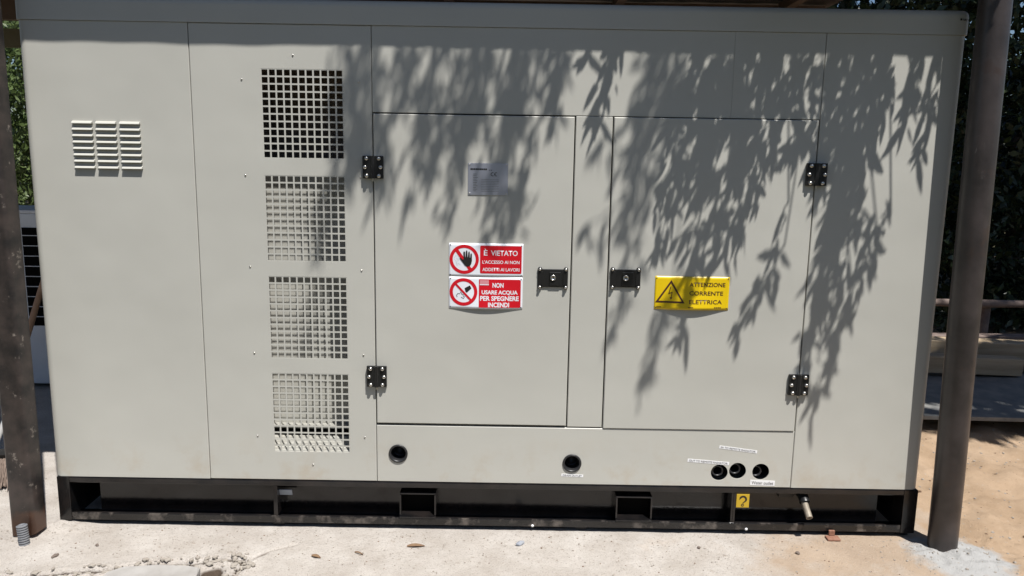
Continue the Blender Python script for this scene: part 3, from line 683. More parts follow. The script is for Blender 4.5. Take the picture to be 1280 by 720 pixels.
# --- electric warning
x0, x1, z0, z1 = 0.5480, 0.8305, 0.9190, 1.0470
s3, b3 = sign('warning_sign', 'yellow high-voltage warning sign with a lightning triangle on the right door', 'sign', x0, x1, z0, z1, M_yellow, 0.0120)
cx = 0.6090
tri = [(cx, 1.0330), (cx-0.0580, 0.9460), (cx+0.0530, 0.9445)]; ti = [(cx-0.0005, 1.0200), (cx-0.0455, 0.9525), (cx+0.0420, 0.9512)]
flat('warning_triangle', [dens(tri, 0.012), dens(ti, 0.012)], Y1, M_brownprint, s3, b3)
flat('lightning_symbol', [[(cx-0.0020, 1.0080), (cx+0.0010, 1.0085), (cx-0.0052, 0.9830), (cx+0.0068, 0.9885), (cx+0.0030, 0.9660), (cx+0.0070, 0.9670), (cx+0.0005, 0.9570), (cx-0.0035, 0.9675), (cx+0.0002, 0.9665), (cx+0.0028, 0.9830), (cx-0.0100, 0.9780)]], Y1, M_brownprint, s3, b3)
text_mesh('ATTENZIONE', 0.022, 0.6790, 1.0090, Y1, M_brownprint, s3, width=0.1360, bold=0.014, bend=b3, height=0.0160)
text_mesh('CORRENTE', 0.022, 0.6790, 0.9760, Y1, M_brownprint, s3, width=0.1290, bold=0.014, bend=b3, height=0.0160)
text_mesh('ELETTRICA', 0.022, 0.6790, 0.9430, Y1, M_brownprint, s3, width=0.1260, bold=0.014, bend=b3, height=0.0160)
for xa, wd in ((0.557, 0.018), (0.676, 0.020), (0.776, 0.028)):
    for k in range(4): flat('small_print', [[(xa+k*wd/4, 0.9270), (xa+(k+0.75)*wd/4, 0.9270), (xa+(k+0.75)*wd/4, 0.9310), (xa+k*wd/4, 0.9310)]], Y1, M_brownprint, s3, b3)

# ------------------------------------------------------------------ shelter over the generator
M_roof = mat('roof_metal', (0.10, 0.075, 0.06), rough=0.7, col2=(0.16, 0.12, 0.10), noise_amt=0.2, noise_scale=4)
M_beam = mat('brown_beam', (0.10, 0.066, 0.045), rough=0.8, col2=(0.15, 0.10, 0.07), noise_amt=0.2, noise_scale=9)
M_olive = mat('olive_board', (0.14, 0.12, 0.065), rough=0.8, col2=(0.19, 0.165, 0.10), noise_amt=0.2, noise_scale=9)
sh = thing('shelter', 'open steel-post shelter with a flat roof over the generator', 'shelter')
q = MB(); q.tube([(1.704, -0.088, -0.03), (1.700, -0.088, 0.3), (1.685, -0.088, 1.0), (1.668, -0.088, 2.05), (1.664, -0.088, 2.56)], 0.0535, 32)
o = q.build('post', M_postR, sh); o['label'] = 'round brown steel pipe post at the right end'
# left post: square tube, foot cut off above the plaster
bm = bmesh.new(); bmesh.ops.create_cube(bm, size=1)
for v in bm.verts: v.co = Vector((v.co.x*0.100, v.co.y*0.080, v.co.z))
bmesh.ops.bevel(bm, geom=[e for e in bm.edges if abs(e.verts[0].co.z-e.verts[1].co.z) > 0.5], offset=0.016, segments=4, affect='EDGES', profile=0.5)
bmesh.ops.subdivide_edges(bm, edges=[e for e in bm.edges if abs(e.verts[0].co.z-e.verts[1].co.z) > 0.5], cuts=14)
for v in bm.verts:
    zz = (v.co.z+0.5); z = zz*2.57-0.0
    if zz < 0.001: z = 0.006+0.25*max(0, v.co.x)
    a = R(-7); x_, y_ = v.co.x, v.co.y
    v.co = Vector((-1.863+0.004*(z/2.5)+x_*math.cos(a)-y_*math.sin(a), -0.085+x_*math.sin(a)+y_*math.cos(a), z))
q = MB(); q.bm(bm, True)
def rust_post():
    M = M_postL; n = M.node_tree.nodes; l = M.node_tree.links; b = n['Principled BSDF']
    src = b.inputs['Base Color'].links[0].from_socket
    ge = n.new('ShaderNodeNewGeometry'); sx = n.new('ShaderNodeSeparateXYZ'); l.new(ge.outputs['Position'], sx.inputs[0])
    t = n.new('ShaderNodeTexNoise'); t.inputs['Scale'].default_value = 14; t.inputs['Detail'].default_value = 6; l.new(ge.outputs['Position'], t.inputs['Vector'])
    ad = n.new('ShaderNodeMath'); ad.operation = 'MULTIPLY_ADD'; ad.inputs[1].default_value = 0.10; l.new(t.outputs['Fac'], ad.inputs[0]); l.new(sx.outputs['Z'], ad.inputs[2])
    mr = n.new('ShaderNodeMapRange'); mr.inputs[1].default_value = 0.135; mr.inputs[2].default_value = 0.165; mr.inputs[3].default_value = 1; mr.inputs[4].default_value = 0; l.new(ad.outputs[0], mr.inputs[0])
    mx = n.new('ShaderNodeMix'); mx.data_type = 'RGBA'; l.new(mr.outputs[0], mx.inputs[0]); l.new(src, mx.inputs[6]); mx.inputs[7].default_value = (0.12, 0.058, 0.035, 1)
    # dried cement splashes
    t2 = n.new('ShaderNodeTexNoise'); t2.inputs['Scale'].default_value = 17; t2.inputs['Detail'].default_value = 7; t2.inputs['Roughness'].default_value = 0.7; l.new(ge.outputs['Position'], t2.inputs['Vector'])
    rp = n.new('ShaderNodeValToRGB'); rp.color_ramp.elements[0].position = 0.60; rp.color_ramp.elements[1].position = 0.66; rp.color_ramp.elements[1].color = (0.6, 0.6, 0.6, 1); l.new(t2.outputs['Fac'], rp.inputs[0])
    m2 = n.new('ShaderNodeMix'); m2.data_type = 'RGBA'; l.new(rp.outputs[0], m2.inputs[0]); l.new(mx.outputs[2], m2.inputs[6]); m2.inputs[7].default_value = (0.30, 0.26, 0.22, 1)
    l.new(m2.outputs[2], b.inputs['Base Color'])
rust_post()
o = q.build('post', M_postL, sh); o['label'] = 'dark rusty steel post at the left end'
for x in (-4.35, 2.0):
    q = MB(); q.tube([(x, 3.05, -0.05), (x, 3.05, 2.37)], 0.05, 16); q.build('post', M_postR, sh)
q = MB(); q.box(-4.3, 2.1, -0.13, -0.05, 2.555, 2.615); q.build('front_beam', M_beam, sh)
q = MB(); q.box(-4.5, 2.22, 2.99, 3.07, 2.37, 2.555); q.build('rear_beam', M_beam, sh)
q = MB(); q.box(-4.5, 2.22, 2.985, 3.02, 2.175, 2.305); q.build('rear_board', M_olive, sh)
q = MB(); ya, yb, za, zb = -0.305, 3.35, 2.628, 2.570; xa, xb = -4.6, 2.30; N = 170
vs_ = []; 
for i in range(N+1):
    x = xa+(xb-xa)*i/N; dz = 0.0016*math.sin(2*PI*i/6)+0.003*math.sin(i*0.13)+0.002*math.sin(i*0.31+1); k = (x-xa)/(xb-xa); lift = 0.026*(1-k)**3
    vs_ += [(x, ya, za+dz+lift), (x, yb, zb+dz+lift), (x, ya, za+dz+lift+0.0015), (x, yb, zb+dz+lift+0.0015)]
fs_ = []
for i in range(N): a = 4*i; b = a+4; fs_ += [(a, b, b+1, a+1), (a+2, a+3, b+3, b+2), (a, a+2, b+2, b), (a+1, b+1, b+3, a+3)]
fs_ += [(0, 1, 3, 2), (4*N, 4*N+2, 4*N+3, 4*N+1)]
q.add(vs_, fs_, True); q.build('roof_sheet', M_roof, sh)
for k in range(6):
    x = -4.0+k*1.18; q = MB(); q.obox((x, 1.45, 2.558-0.002), (1, 0, 0), (0, 1, -0.0156), (0, 0.0156, 1), 0.03, 1.50, 0.03); q.build('rafter', M_beam, sh)

# ------------------------------------------------------------------ foliage helpers
def leaf_cloud(name, blobs, n, size, mat_, seed, parent, kind=None, slim=0.45, hang=0.3):
    """thousands of single leaf quads through lumpy volumes: blobs = (x, y, z, rx, ry, rz)"""
    rs = np.random.RandomState(seed); V = []; vol = np.array([b[3]*b[4]*b[5] for b in blobs]); cnt = (n*vol/vol.sum()).astype(int)
    P = []
    for b, c in zip(blobs, cnt):
        sub = max(6, c//55); d = rs.normal(size=(sub, 3)); d /= np.linalg.norm(d, axis=1)[:, None]; r = rs.uniform(0.25, 1, sub)**0.55
        cl = d*r[:, None]*np.array(b[3:6])+np.array(b[:3]); idx = rs.randint(0, sub, c)
        P.append(cl[idx]+rs.normal(size=(c, 3))*0.13*np.array([max(0.25, q) for q in b[3:6]])*np.array([1, 1, 0.8]))
    P = np.concatenate(P); P = P[P[:, 2] > 0.05]; c = len(P)
    ax = rs.normal(size=(c, 3)); ax[:, 2] -= hang; ax /= np.linalg.norm(ax, axis=1)[:, None]
    bx = np.cross(ax, rs.normal(size=(c, 3))); bx /= np.linalg.norm(bx, axis=1)[:, None]
    L = size*rs.uniform(0.6, 1.3, c)[:, None]; Wd = L*slim*0.5; nn = np.cross(ax, bx)*L*0.12
    V = np.stack([P, P+ax*L*0.5+bx*Wd+nn, P+ax*L, P+ax*L*0.5-bx*Wd+nn], 1).reshape(-1, 3)
    me = bpy.data.meshes.new(name); me.vertices.add(4*c); me.vertices.foreach_set('co', V.ravel())
    me.loops.add(4*c); me.polygons.add(c); me.polygons.foreach_set('loop_start', np.arange(c)*4); me.polygons.foreach_set('loop_total', np.full(c, 4))
    me.loops.foreach_set('vertex_index', np.arange(4*c)); me.update(calc_edges=True); me.materials.append(mat_)
    o = bpy.data.objects.new(name, me); scene.collection.objects.link(o)
    if parent is not None: o.parent = parent
    if kind: o['kind'] = kind
    return o
def wob(a, b, k, amp, rr):
    a, b = Vector(a), Vector(b); return [a+(b-a)*i/k+Vector((rr.uniform(-amp, amp), rr.uniform(-amp, amp), rr.uniform(-amp, amp)))*(0 if i in (0, k) else 1) for i in range(k+1)]

# ------------------------------------------------------------------ overhanging tree in front of the right end; its hanging sprays shade the doors
tree = thing('overhanging_tree', 'tall tree on the right whose long-leaved hanging sprays shade the doors', 'tree', (6.2, 0.6, 0))
rt = random.Random(5)
def W(p): return Vector(p)-Vector((6.2, 0.6, 0))
q = MB(); q.tube([W(p) for p in wob((6.2, 0.6, -0.1), (5.9, 0.3, 3.6), 8, 0.05, rt)], [0.20-0.012*i for i in range(9)], 12); q.build('trunk', M_bark, tree)
limbs = MB()
main = [(5.9, 0.3, 3.5), (5.2, -0.1, 4.6), (4.2, -0.45, 5.3), (3.2, -0.75, 5.55), (2.2, -0.9, 5.6), (1.2, -1.05, 5.6), (0.4, -1.2, 5.65), (-0.4, -1.3, 5.7), (-1.1, -1.4, 5.7)]
limbs.tube([W(p) for p in main], [0.11, 0.09, 0.075, 0.06, 0.05, 0.04, 0.03, 0.022, 0.012], 8)
second = [(4.2, -0.45, 5.3), (3.2, -0.45, 5.0), (2.2, -0.5, 4.75), (1.4, -0.6, 4.7), (0.7, -0.7, 4.7)]
limbs.tube([W(p) for p in second], [0.06, 0.045, 0.035, 0.025, 0.012], 8)
for e in ((6.6, 2.4, 6.0), (5.0, 2.6, 6.2), (7.6, 0.8, 6.3), (5.9, 0.4, 7.0), (4.2, 2.2, 5.6)):
    limbs.tube([W(p) for p in wob((5.9, 0.3, 3.5), e, 6, 0.12, rt)], [0.10, 0.085, 0.07, 0.055, 0.04, 0.028, 0.015], 8)
limbs.build('limb', M_bark, tree)
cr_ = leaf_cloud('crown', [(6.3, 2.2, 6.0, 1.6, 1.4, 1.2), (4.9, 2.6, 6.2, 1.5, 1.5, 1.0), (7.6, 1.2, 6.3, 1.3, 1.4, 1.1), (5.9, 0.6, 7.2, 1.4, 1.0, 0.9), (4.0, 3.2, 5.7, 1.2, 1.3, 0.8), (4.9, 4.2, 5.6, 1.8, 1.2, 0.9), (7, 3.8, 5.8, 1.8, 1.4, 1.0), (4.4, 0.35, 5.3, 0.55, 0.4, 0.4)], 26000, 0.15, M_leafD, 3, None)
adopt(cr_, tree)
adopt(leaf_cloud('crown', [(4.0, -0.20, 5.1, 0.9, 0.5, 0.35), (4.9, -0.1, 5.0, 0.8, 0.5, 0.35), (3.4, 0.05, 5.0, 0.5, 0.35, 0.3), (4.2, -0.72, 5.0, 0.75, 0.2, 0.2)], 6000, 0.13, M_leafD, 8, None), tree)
# hanging sprays.  each: shadow-side x and z of the top and of the tip on the panel plane, distance y in front, half spread, leaves
KX, KZ = S.x/-S.y, S.z/-S.y
twigs = MB(); leaves = MB()
def at(xs_, zs_, y): return Vector((xs_+KX*abs(y), y, zs_+KZ*abs(y)))
def leaf(p, d, L, wd, rr):
    d = d.normalized(); sd_ = d.cross(Vector((rr.gauss(0.0, 0.45), -1, rr.gauss(0.25, 0.35)))).normalized(); nn = d.cross(sd_)*L*0.05
    cv = sd_*L*rr.uniform(-0.10, 0.10)
    leaves.add([p, p+d*L*0.25+sd_*wd*0.40+nn, p+d*L*0.25-sd_*wd*0.40+nn, p+d*L*0.55+sd_*wd*0.46+cv, p+d*L*0.55-sd_*wd*0.46+cv, p+d*L*0.8+sd_*wd*0.26+cv*1.5, p+d*L*0.8-sd_*wd*0.26+cv*1.5, p+d*L+cv*2.2],
               [(0, 1, 2), (1, 3, 4, 2), (3, 5, 6, 4), (5, 7, 6)])
LEAN = -0.30
def spray(xt, zt, xb, zb, y, spread, n, big=1.0, seed=None, up_=True):
    rr = random.Random(seed if seed is not None else int(abs(xt*1000+zb*777+xb*91)))
    K = 9; pts = []
    for i in range(K+1):
        f = i/K; pts.append(at(xt+(xb-xt)*f**1.25+rr.uniform(-.012, .012), zt+(zb-zt)*f, y+rr.uniform(-.02, .02)))
    if up_:
        src = main if y < -0.95 else second
        best = min((Vector(p) for p in src[1:]), key=lambda p: (p-pts[0]).length)
        pts = wob(best, pts[0], 5, 0.03, rr)[:-1]+pts
    twigs.tube([W(p) for p in pts], [0.0042-0.0026*i/(len(pts)-1) for i in range(len(pts))], 5, caps=False)
    tail = pts[-(K+1):]
    for k in range(int(n*1.35)):
        f = rr.uniform(0.0, 1.0)**0.9*K; i = min(K-1, int(f)); base = tail[i].lerp(tail[i+1], f-i)
        off = spread*rr.gauss(0, 0.75)*(1-0.45*f/K); b = base+Vector((off, rr.gauss(0, 0.02), -abs(off)*0.7*rr.random()))
        if abs(off) > 0.03: twigs.tube([W(base+Vector((0, 0, abs(off)*0.5))), W(b)], 0.0012, 3, caps=False)
        side = 1 if rr.random() < 0.5 else -1
        d = Vector((LEAN*0.6+side*abs(rr.gauss(0.34, 0.32)), rr.gauss(0, 0.25), -1))
        leaf(W(b), d, big*rr.uniform(0.055, 0.112), big*(rr.uniform(0.013, 0.021) if y < -0.95 else rr.uniform(0.015, 0.027)), rr)
    for k in range(3):
        leaf(W(tail[-1]), Vector((LEAN+(k-1)*0.35, 0, -1)), big*0.09, big*0.016, rr)
def px(u, v):      # point on the panel plane behind a place measured on the photograph
    d = fwd+right*((u-640)/1000)-up*((v-360)/1000); c_ = Vector((0, -3.0, 1.5135)); k = 3.0/d.y
    return (c_+d*k)
SPR = [  # top u,v  tip u,v   y   spread  leaves
    (452, 30, 436, 235, -1.45, .050, 70), (440, 40, 398, 335, -1.75, .022, 22), (462, 30, 462, 200, -1.5, .045, 45), (425, 40, 418, 150, -1.6, .03, 14),
    (492, 40, 478, 262, -1.30, .040, 42), (520, 40, 500, 150, -1.3, .035, 26), (545, 30, 512, 262, -1.25, .022, 24),
    (575, 30, 548, 230, -1.15, .050, 60), (600, 30, 560, 288, -1.15, .036, 50), (612, 30, 588, 180, -1.1, .05, 50),
    (640, 30, 612, 255, -1.10, .045, 60), (655, 30, 622, 300, -1.10, .035, 40), (668, 30, 640, 170, -1.05, .05, 46), (672, 140, 640, 265, -1.05, .022, 16, 1.0),
    (700, 30, 690, 178, -0.95, .030, 30), (712, 30, 700, 110, -0.95, .03, 16), (540, 60, 530, 180, -1.2, .05, 26), (660, 270, 612, 310, -1.1, .03, 12),
    (772, 40, 748, 158, -0.50, .024, 26), (742, 40, 738, 85, -0.55, .02, 6),
    (812, 130, 748, 205, -1.15, .020, 12), (800, 230, 738, 300, -1.10, .016, 8),
    (815, 30, 800, 140, -1.1, .035, 26), (838, 40, 792, 225, -1.1, .040, 50), (850, 40, 778, 310, -1.15, .040, 60), (858, 60, 765, 430, -1.2, .030, 46), (842, 330, 806, 488, -1.35, .026, 34),
    (868, 40, 832, 260, -0.95, .050, 90), (880, 40, 825, 330, -1.0, .050, 110), (890, 60, 868, 340, -0.95, .050, 110), (888, 150, 846, 440, -1.0, .032, 60),
    (905, 30, 872, 230, -0.85, .055, 110), (915, 40, 900, 340, -0.85, .048, 120), (935, 40, 925, 310, -0.82, .050, 120), (930, 40, 905, 170, -0.85, .055, 80),
    (952, 40, 940, 275, -0.80, .046, 100), (975, 40, 962, 222, -0.78, .044, 80), (995, 40, 988, 205, -0.75, .046, 80), (1018, 40, 1008, 225, -0.72, .040, 60),
    (984, 250, 968, 330, -0.75, .008, 4), (976, 310, 918, 425, -0.75, .020, 30),
    (1040, 40, 1030, 230, -0.70, .044, 90), (1062, 40, 1048, 300, -0.68, .046, 120), (1085, 30, 1062, 260, -0.66, .040, 90), (1060, 160, 1020, 420, -0.78, .036, 90), (1040, 250, 1008, 470, -0.82, .028, 50),
    (1098, 40, 1080, 230, -0.62, .036, 70), (1075, 200, 1050, 370, -0.72, .036, 60), (1095, 280, 1058, 400, -0.78, .022, 36), (1062, 360, 1040, 470, -0.8, .022, 30), (1035, 440, 1018, 505, -0.85, .016, 12),
    (1112, 40, 1106, 120, -0.55, .03, 26), (1108, 40, 1098, 180, -0.6, .025, 24), (1110, 270, 1085, 320, -0.75, .012, 10),
    (1160, 40, 1128, 178, -0.48, .022, 34), (1176, 40, 1155, 205, -0.46, .018, 30), (1140, 100, 1132, 150, -0.46, .014, 8)]
for s in SPR:
    s = list(s)
    if s[2] > 820:                      # the right-hand sprays hang close to the shelter edge: crisp shadows
        zb_ = px(s[2], s[3]).z; s[4] = -max(0.37, (2.30-zb_)/2.67); s[6] = int(s[6]*(0.50 if 860 < s[0] < 1050 and s[1] < 70 else 0.62))
    elif s[4] < -0.6: s[4] *= 0.88
    else: s[4] = -0.40
    a, b = px(s[0], s[1]), px(s[2], s[3]); spray(a.x, a.z, b.x, b.z+0.06, *s[4:])
twigs.build('twig', M_bark, tree); leaves.build('hanging_foliage', M_leaf, tree)

# ------------------------------------------------------------------ background, right: shady trees, fence, timber, grey board
M_soil = None
def bg_tree(x, y, h, blobs, n, size, mat_, seed, label, name='shade_tree', tr=0.12, group='shady trees behind the right post'):
    root = thing(name, label, 'tree', (x, y, 0), group); rr = random.Random(seed)
    q = MB(); q.tube([Vector(p)-Vector((x, y, 0)) for p in wob((x, y, -0.1), (x+rr.uniform(-.3, .3), y, h*0.7), 6, 0.05, rr)], [tr*(1-0.1*i) for i in range(7)], 9)
    q.build('trunk', M_bark, root)
    q = MB()
    for b in blobs: q.tube([Vector(p)-Vector((x, y, 0)) for p in wob((x, y, h*0.45), b[:3], 4, 0.08, rr)], [tr*0.5, tr*0.38, tr*0.28, tr*0.18, tr*0.06], 6)
    q.build('limb', M_bark, root)
    adopt(leaf_cloud('crown', blobs, n, size, mat_, seed, None), root)
    return root
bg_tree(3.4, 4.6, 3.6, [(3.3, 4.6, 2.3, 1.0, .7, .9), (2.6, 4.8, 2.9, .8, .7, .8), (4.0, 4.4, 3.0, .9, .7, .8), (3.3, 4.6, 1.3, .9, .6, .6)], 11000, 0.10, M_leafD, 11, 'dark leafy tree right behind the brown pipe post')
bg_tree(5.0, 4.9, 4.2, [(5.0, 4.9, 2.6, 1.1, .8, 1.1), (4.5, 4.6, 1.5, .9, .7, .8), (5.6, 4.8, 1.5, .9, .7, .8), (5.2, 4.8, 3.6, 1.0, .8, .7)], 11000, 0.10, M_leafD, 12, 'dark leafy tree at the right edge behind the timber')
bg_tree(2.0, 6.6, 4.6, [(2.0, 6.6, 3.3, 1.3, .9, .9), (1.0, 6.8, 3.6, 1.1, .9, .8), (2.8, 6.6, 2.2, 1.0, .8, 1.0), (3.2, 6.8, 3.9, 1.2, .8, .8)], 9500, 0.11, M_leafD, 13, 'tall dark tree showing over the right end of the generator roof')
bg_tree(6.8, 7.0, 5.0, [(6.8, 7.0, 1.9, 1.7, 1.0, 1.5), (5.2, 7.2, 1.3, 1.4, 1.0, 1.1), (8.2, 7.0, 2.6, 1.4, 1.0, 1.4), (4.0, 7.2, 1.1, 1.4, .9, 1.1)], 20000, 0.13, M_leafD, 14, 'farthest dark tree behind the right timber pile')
leaf_cloud('undergrowth', [(3.6, 3.9, 0.35, 1.0, .4, .45), (5.2, 3.9, 0.4, 1.2, .5, .5), (4.4, 4.3, 0.8, 1.4, .4, .6), (2.6, 4.4, 0.5, .7, .4, .6), (2.8, 5.6, 0.8, 1.0, .5, .9), (4.6, 5.8, 0.8, 1.2, .5, .9)], 15000, 0.09, M_leafD, 15, None, kind='stuff')
# wooden rail fence
fe = thing('rail_fence', 'rough wooden rail fence with a leaning post in the shade at right', 'fence', (3.5, 2.8, 0))
def F(p): return Vector(p)-Vector((3.5, 2.8, 0))
rr = random.Random(3)
q = MB(); q.tube([F(p) for p in wob((2.2, 2.82, 0.455), (5.4, 2.75, 0.425), 10, 0.010, rr)], [0.033, 0.030, 0.031, 0.028, 0.030, 0.027, 0.029, 0.027, 0.026, 0.028, 0.025], 9); q.build('rail', M_oldwood, fe)
for x in (2.3, 3.515, 4.8):
    q = MB(); q.tube([F(p) for p in wob((x, 2.86, -0.05), (x+0.02, 2.86, 0.42), 4, 0.006, rr)], [0.05, 0.048, 0.047, 0.046, 0.045], 9); q.build('fence_post', M_oldwood, fe)
def plank(label, c, ax, hx, hy, hz, mat_, tilt=0, name='timber_plank', group='timber planks lying by the fence'):
    root_loc = Vector(c)-Vector((0, 0, hz)); ax = Vector(ax).normalized(); ay = Vector((-ax.y, ax.x, tilt)).normalized(); az = ax.cross(ay)
    q = MB(); bm = bmesh.new(); bmesh.ops.create_cube(bm, size=1)
    for v in bm.verts: v.co = ax*v.co.x*2*hx+ay*v.co.y*2*hy+az*v.co.z*2*hz
    bmesh.ops.bevel(bm, geom=bm.edges[:], offset=0.004, segments=1, affect='EDGES')
    q.bm(bm); o = q.build(name, mat_); o.location = c; return tag(o, label, 'plank', group)
plank('front squared timber with a pale sawn end lying across the grey board', (2.86, 2.0, 0.195), (1, 0.02, -0.03), 0.43, 0.05, 0.055, M_wood)
plank('long squared timber lying just behind the front sawn plank', (3.3, 2.30, 0.225), (1, -0.03, -0.02), 0.75, 0.07, 0.055, M_wood)
plank('thin brown batten beyond the sawn plank end at the right edge', (3.75, 2.08, 0.150), (1, 0.0, -0.01), 0.45, 0.03, 0.022, M_beam)
plank('grey old plank farthest back at the foot of the rail fence', (3.5, 2.62, 0.19), (1, 0.02, 0.0), 0.9, 0.05, 0.06, M_oldwood)
for k, (x, y) in enumerate(((2.55, 1.99), (3.15, 1.99))):
    pass
M_board = mat('grey_board', (0.12, 0.125, 0.125), rough=0.75, col2=(0.20, 0.195, 0.18), noise_amt=0.12, noise_scale=7, bump=0.5, bump_scale=40)
q = MB(); q.box(-1.15, 1.5, -0.36, 0.75, -0.012, 0.012, 0.003); o = q.build('grey_board', M_board); o.location = (3.05, 1.56, 0.098); o.rotation_euler = (R(1.0), 0, R(-1.5))
tag(o, 'flat grey board lying on blocks under the timber', 'board')
for i, (x, y, a, lab) in enumerate(((2.35, 1.62, 4, 'small dark block under the near left of the grey board'), (3.55, 1.55, -8, 'small dark block under the right of the grey board'))):
    q = MB(); q.box(-0.10, 0.10, -0.10, 0.10, 0, 0.078, 0.006); o = q.build('support_block', M_oldwood); o.location = (x, y, 0.0); o.rotation_euler = (0, 0, R(a)); tag(o, lab, 'block', 'blocks under the grey board')

# ------------------------------------------------------------------ background, left: outdoor unit, pole, broom, hedge
un = thing('outdoor_unit', 'white-grey outdoor cooling unit with a black slatted grille at left', 'cooling unit', (-3.3, 1.78, 0))
M_unit = mat('grey_white_paint', (0.62, 0.64, 0.67), rough=0.5, col2=(0.69, 0.71, 0.74), noise_amt=0.2, noise_scale=5)
q = MB(); q.box(-0.55, 0.85, 0, 0.35, 0.03, 1.085, 0.008); q.build('casing', M_unit, un)
q = MB(); q.box(-0.56, 0.86, -0.008, 0.36, 1.086, 1.105, 0.004); q.build('lid', M_unit, un)
q = MB(); q.box(-0.5, -0.46, 0.02, 0.3, 0, 0.0295); q.box(0.70, 0.74, 0.02, 0.3, 0, 0.0295); q.build('foot', M_rubber, un)
q = MB(); q.box(0.365, 0.80, -0.004, -0.0005, 0.40, 1.00); gr_ = q.build('grille', M_hole, un)
for k in range(9):
    q = MB(); z = 0.455+k*0.062; q.box(0.365, 0.80, -0.010, -0.0045, z, z+0.004); q.build('slat', M_unit, gr_)
q = MB(); q.tube([(-2.690, 1.735, 0.97), (-2.775, 1.62, 0.60), (-2.93, 1.48, -0.01)], [0.017, 0.018, 0.019], 10); o = q.build('wooden_pole', mat('tan_wood', (0.36, 0.20, 0.11), rough=0.6, col2=(0.46, 0.28, 0.17), noise_amt=0.2, noise_scale=20))
tag(o, 'tan wooden tool handle leaning against the outdoor unit', 'pole')
br = thing('broom', 'grey-handled broom with worn bristles on the ground by the left post', 'broom', (-2.28, 0.33, 0))
def B(p): return Vector(p)-Vector((-2.28, 0.33, 0))
q = MB(); q.tube([B((-2.325, 0.43, 0.13)), B((-2.29, 0.50, 0.28)), B((-2.262, 0.60, 1.10))], 0.013, 10); q.build('handle', mat('grey_handle', (0.40, 0.39, 0.38), rough=0.5), br)
q = MB(); q.obox(B((-2.315, 0.41, 0.115)), Vector((0.9, 0.3, 0)).normalized(), Vector((-0.3, 0.8, 0.4)).normalized(), Vector((-0.2, -0.4, 0.9)).normalized(), 0.10, 0.02, 0.018); q.build('head', M_plastic, br)
q = MB(); rr = random.Random(9)
for k in range(420):
    a = rr.uniform(-0.10, 0.10); b = Vector((-2.315+a*0.9, 0.40+a*0.3+rr.uniform(-.02, .02), 0.105)); e = b+Vector((a*0.5+rr.gauss(0.02, .012), -0.10+rr.gauss(0, .015), -0.10+rr.uniform(0, .015)))
    q.tube([B(b), B(e)], 0.0016, 3, caps=False)
q.build('bristles', mat('bristle', (0.20, 0.15, 0.12), rough=0.8), br)['kind'] = 'stuff'
shr = thing('sunny_shrub', 'bright green sunlit shrub behind the outdoor unit at left', 'shrub', (-5.2, 5.6, 0))
q = MB(); q.tube([(0, 0, -0.1), (0.1, 0, 1.0), (0.05, 0.1, 2.2)], [0.08, 0.06, 0.03], 8); q.build('stem', M_bark, shr)
adopt(leaf_cloud('crown', [(-5.4, 5.5, 1.0, 0.9, .6, 1.0), (-4.7, 5.4, 1.4, .6, .5, .9), (-5.2, 5.6, 2.2, .9, .6, .6), (-6.2, 5.6, 1.6, .8, .6, 1.1)], 15000, 0.075, M_leafS, 21, None), shr)
t2 = bg_tree(-6.2, 8.2, 5.0, [(-6.2, 8.2, 3.6, 1.6, 1.0, 1.2), (-7.4, 8.2, 2.4, 1.3, 1.0, 1.5), (-5.0, 8.4, 2.4, 1.2, .9, 1.4)], 14000, 0.11, M_leafS, 22, 'taller green tree rising behind the sunlit shrub at left', name='tree', group=None)
# distant wood that closes the view
leaf_cloud('far_wood', [(-14+4*k, 15+1.5*math.sin(k*2.1), 1.1, 2.6, 1.5, 1.3+0.3*math.sin(k*1.3)) for k in range(9)], 26000, 0.28, M_leafD, 31, None, kind='stuff')

leaf_cloud('added_sky_screen_trees', [(-12+4*k, -10+math.sin(k*2.3), 2.6, 2.6, 1.4, 2.6+0.7*math.sin(k*1.7)) for k in range(7)], 16000, 0.30, M_leafD, 33, None, kind='stuff')  # unseen trees added behind the camera to block low sky light

# ------------------------------------------------------------------ small things on the ground
q = MB(); c = Vector((-1.838, -0.150, 0))     # corrugated conduit stub
prof = []
for k in range(9): prof += [(0.0150, 0.009*k-0.006), (0.0195, 0.009*k-0.003), (0.0195, 0.009*k+0.0005), (0.0150, 0.009*k+0.003)]
q.lathe((0, 0, 0), Vector((-0.10, 0.06, 1)), prof+[(0.012, 0.069), (0.012, 0.02), (0.0001, 0.02)], 20, smooth=False)
o = q.build('conduit_stub', mat('grey_conduit', (0.17, 0.175, 0.185), rough=0.3, spec=0.6)); o.location = (-1.836, -0.166, 0.0); tag(o, 'short ribbed grey conduit stub sticking up at the rusty left post', 'conduit')
def curl_leaf(x, y, L, wd, an, label, mat_):
    q = MB(); n_ = 8; vs = []
    for i in range(n_+1):
        f = i/n_; ww = wd*math.sin(PI*min(1, f*0.92+0.05))**0.8; zz = 0.002+0.0035*math.sin(f*PI*1.2)
        vs += [(L*(f-0.5), -ww/2, zz+0.003*f), (L*(f-0.5), 0, zz-0.001), (L*(f-0.5), ww/2, zz+0.004)]
    q.add(vs, [(3*i+j, 3*i+j+1, 3*i+4+j, 3*i+3+j) for i in range(n_) for j in (0, 1)], True)
    o = q.build('dry_leaf', mat_); o.location = (x, y, hgt(x, y)+0.001); o.rotation_euler = (0, 0, R(an)); return tag(o, label, 'leaf', 'dry leaves on the slab')
M_dry = mat('dry_leaf_brown', (0.20, 0.125, 0.065), rough=0.8, col2=(0.11, 0.06, 0.035), noise_amt=0.2, noise_scale=50)
curl_leaf(-0.348, -0.142, 0.068, 0.018, 4, 'curled tan dry leaf on the slab before the left forklift pocket', M_dry)
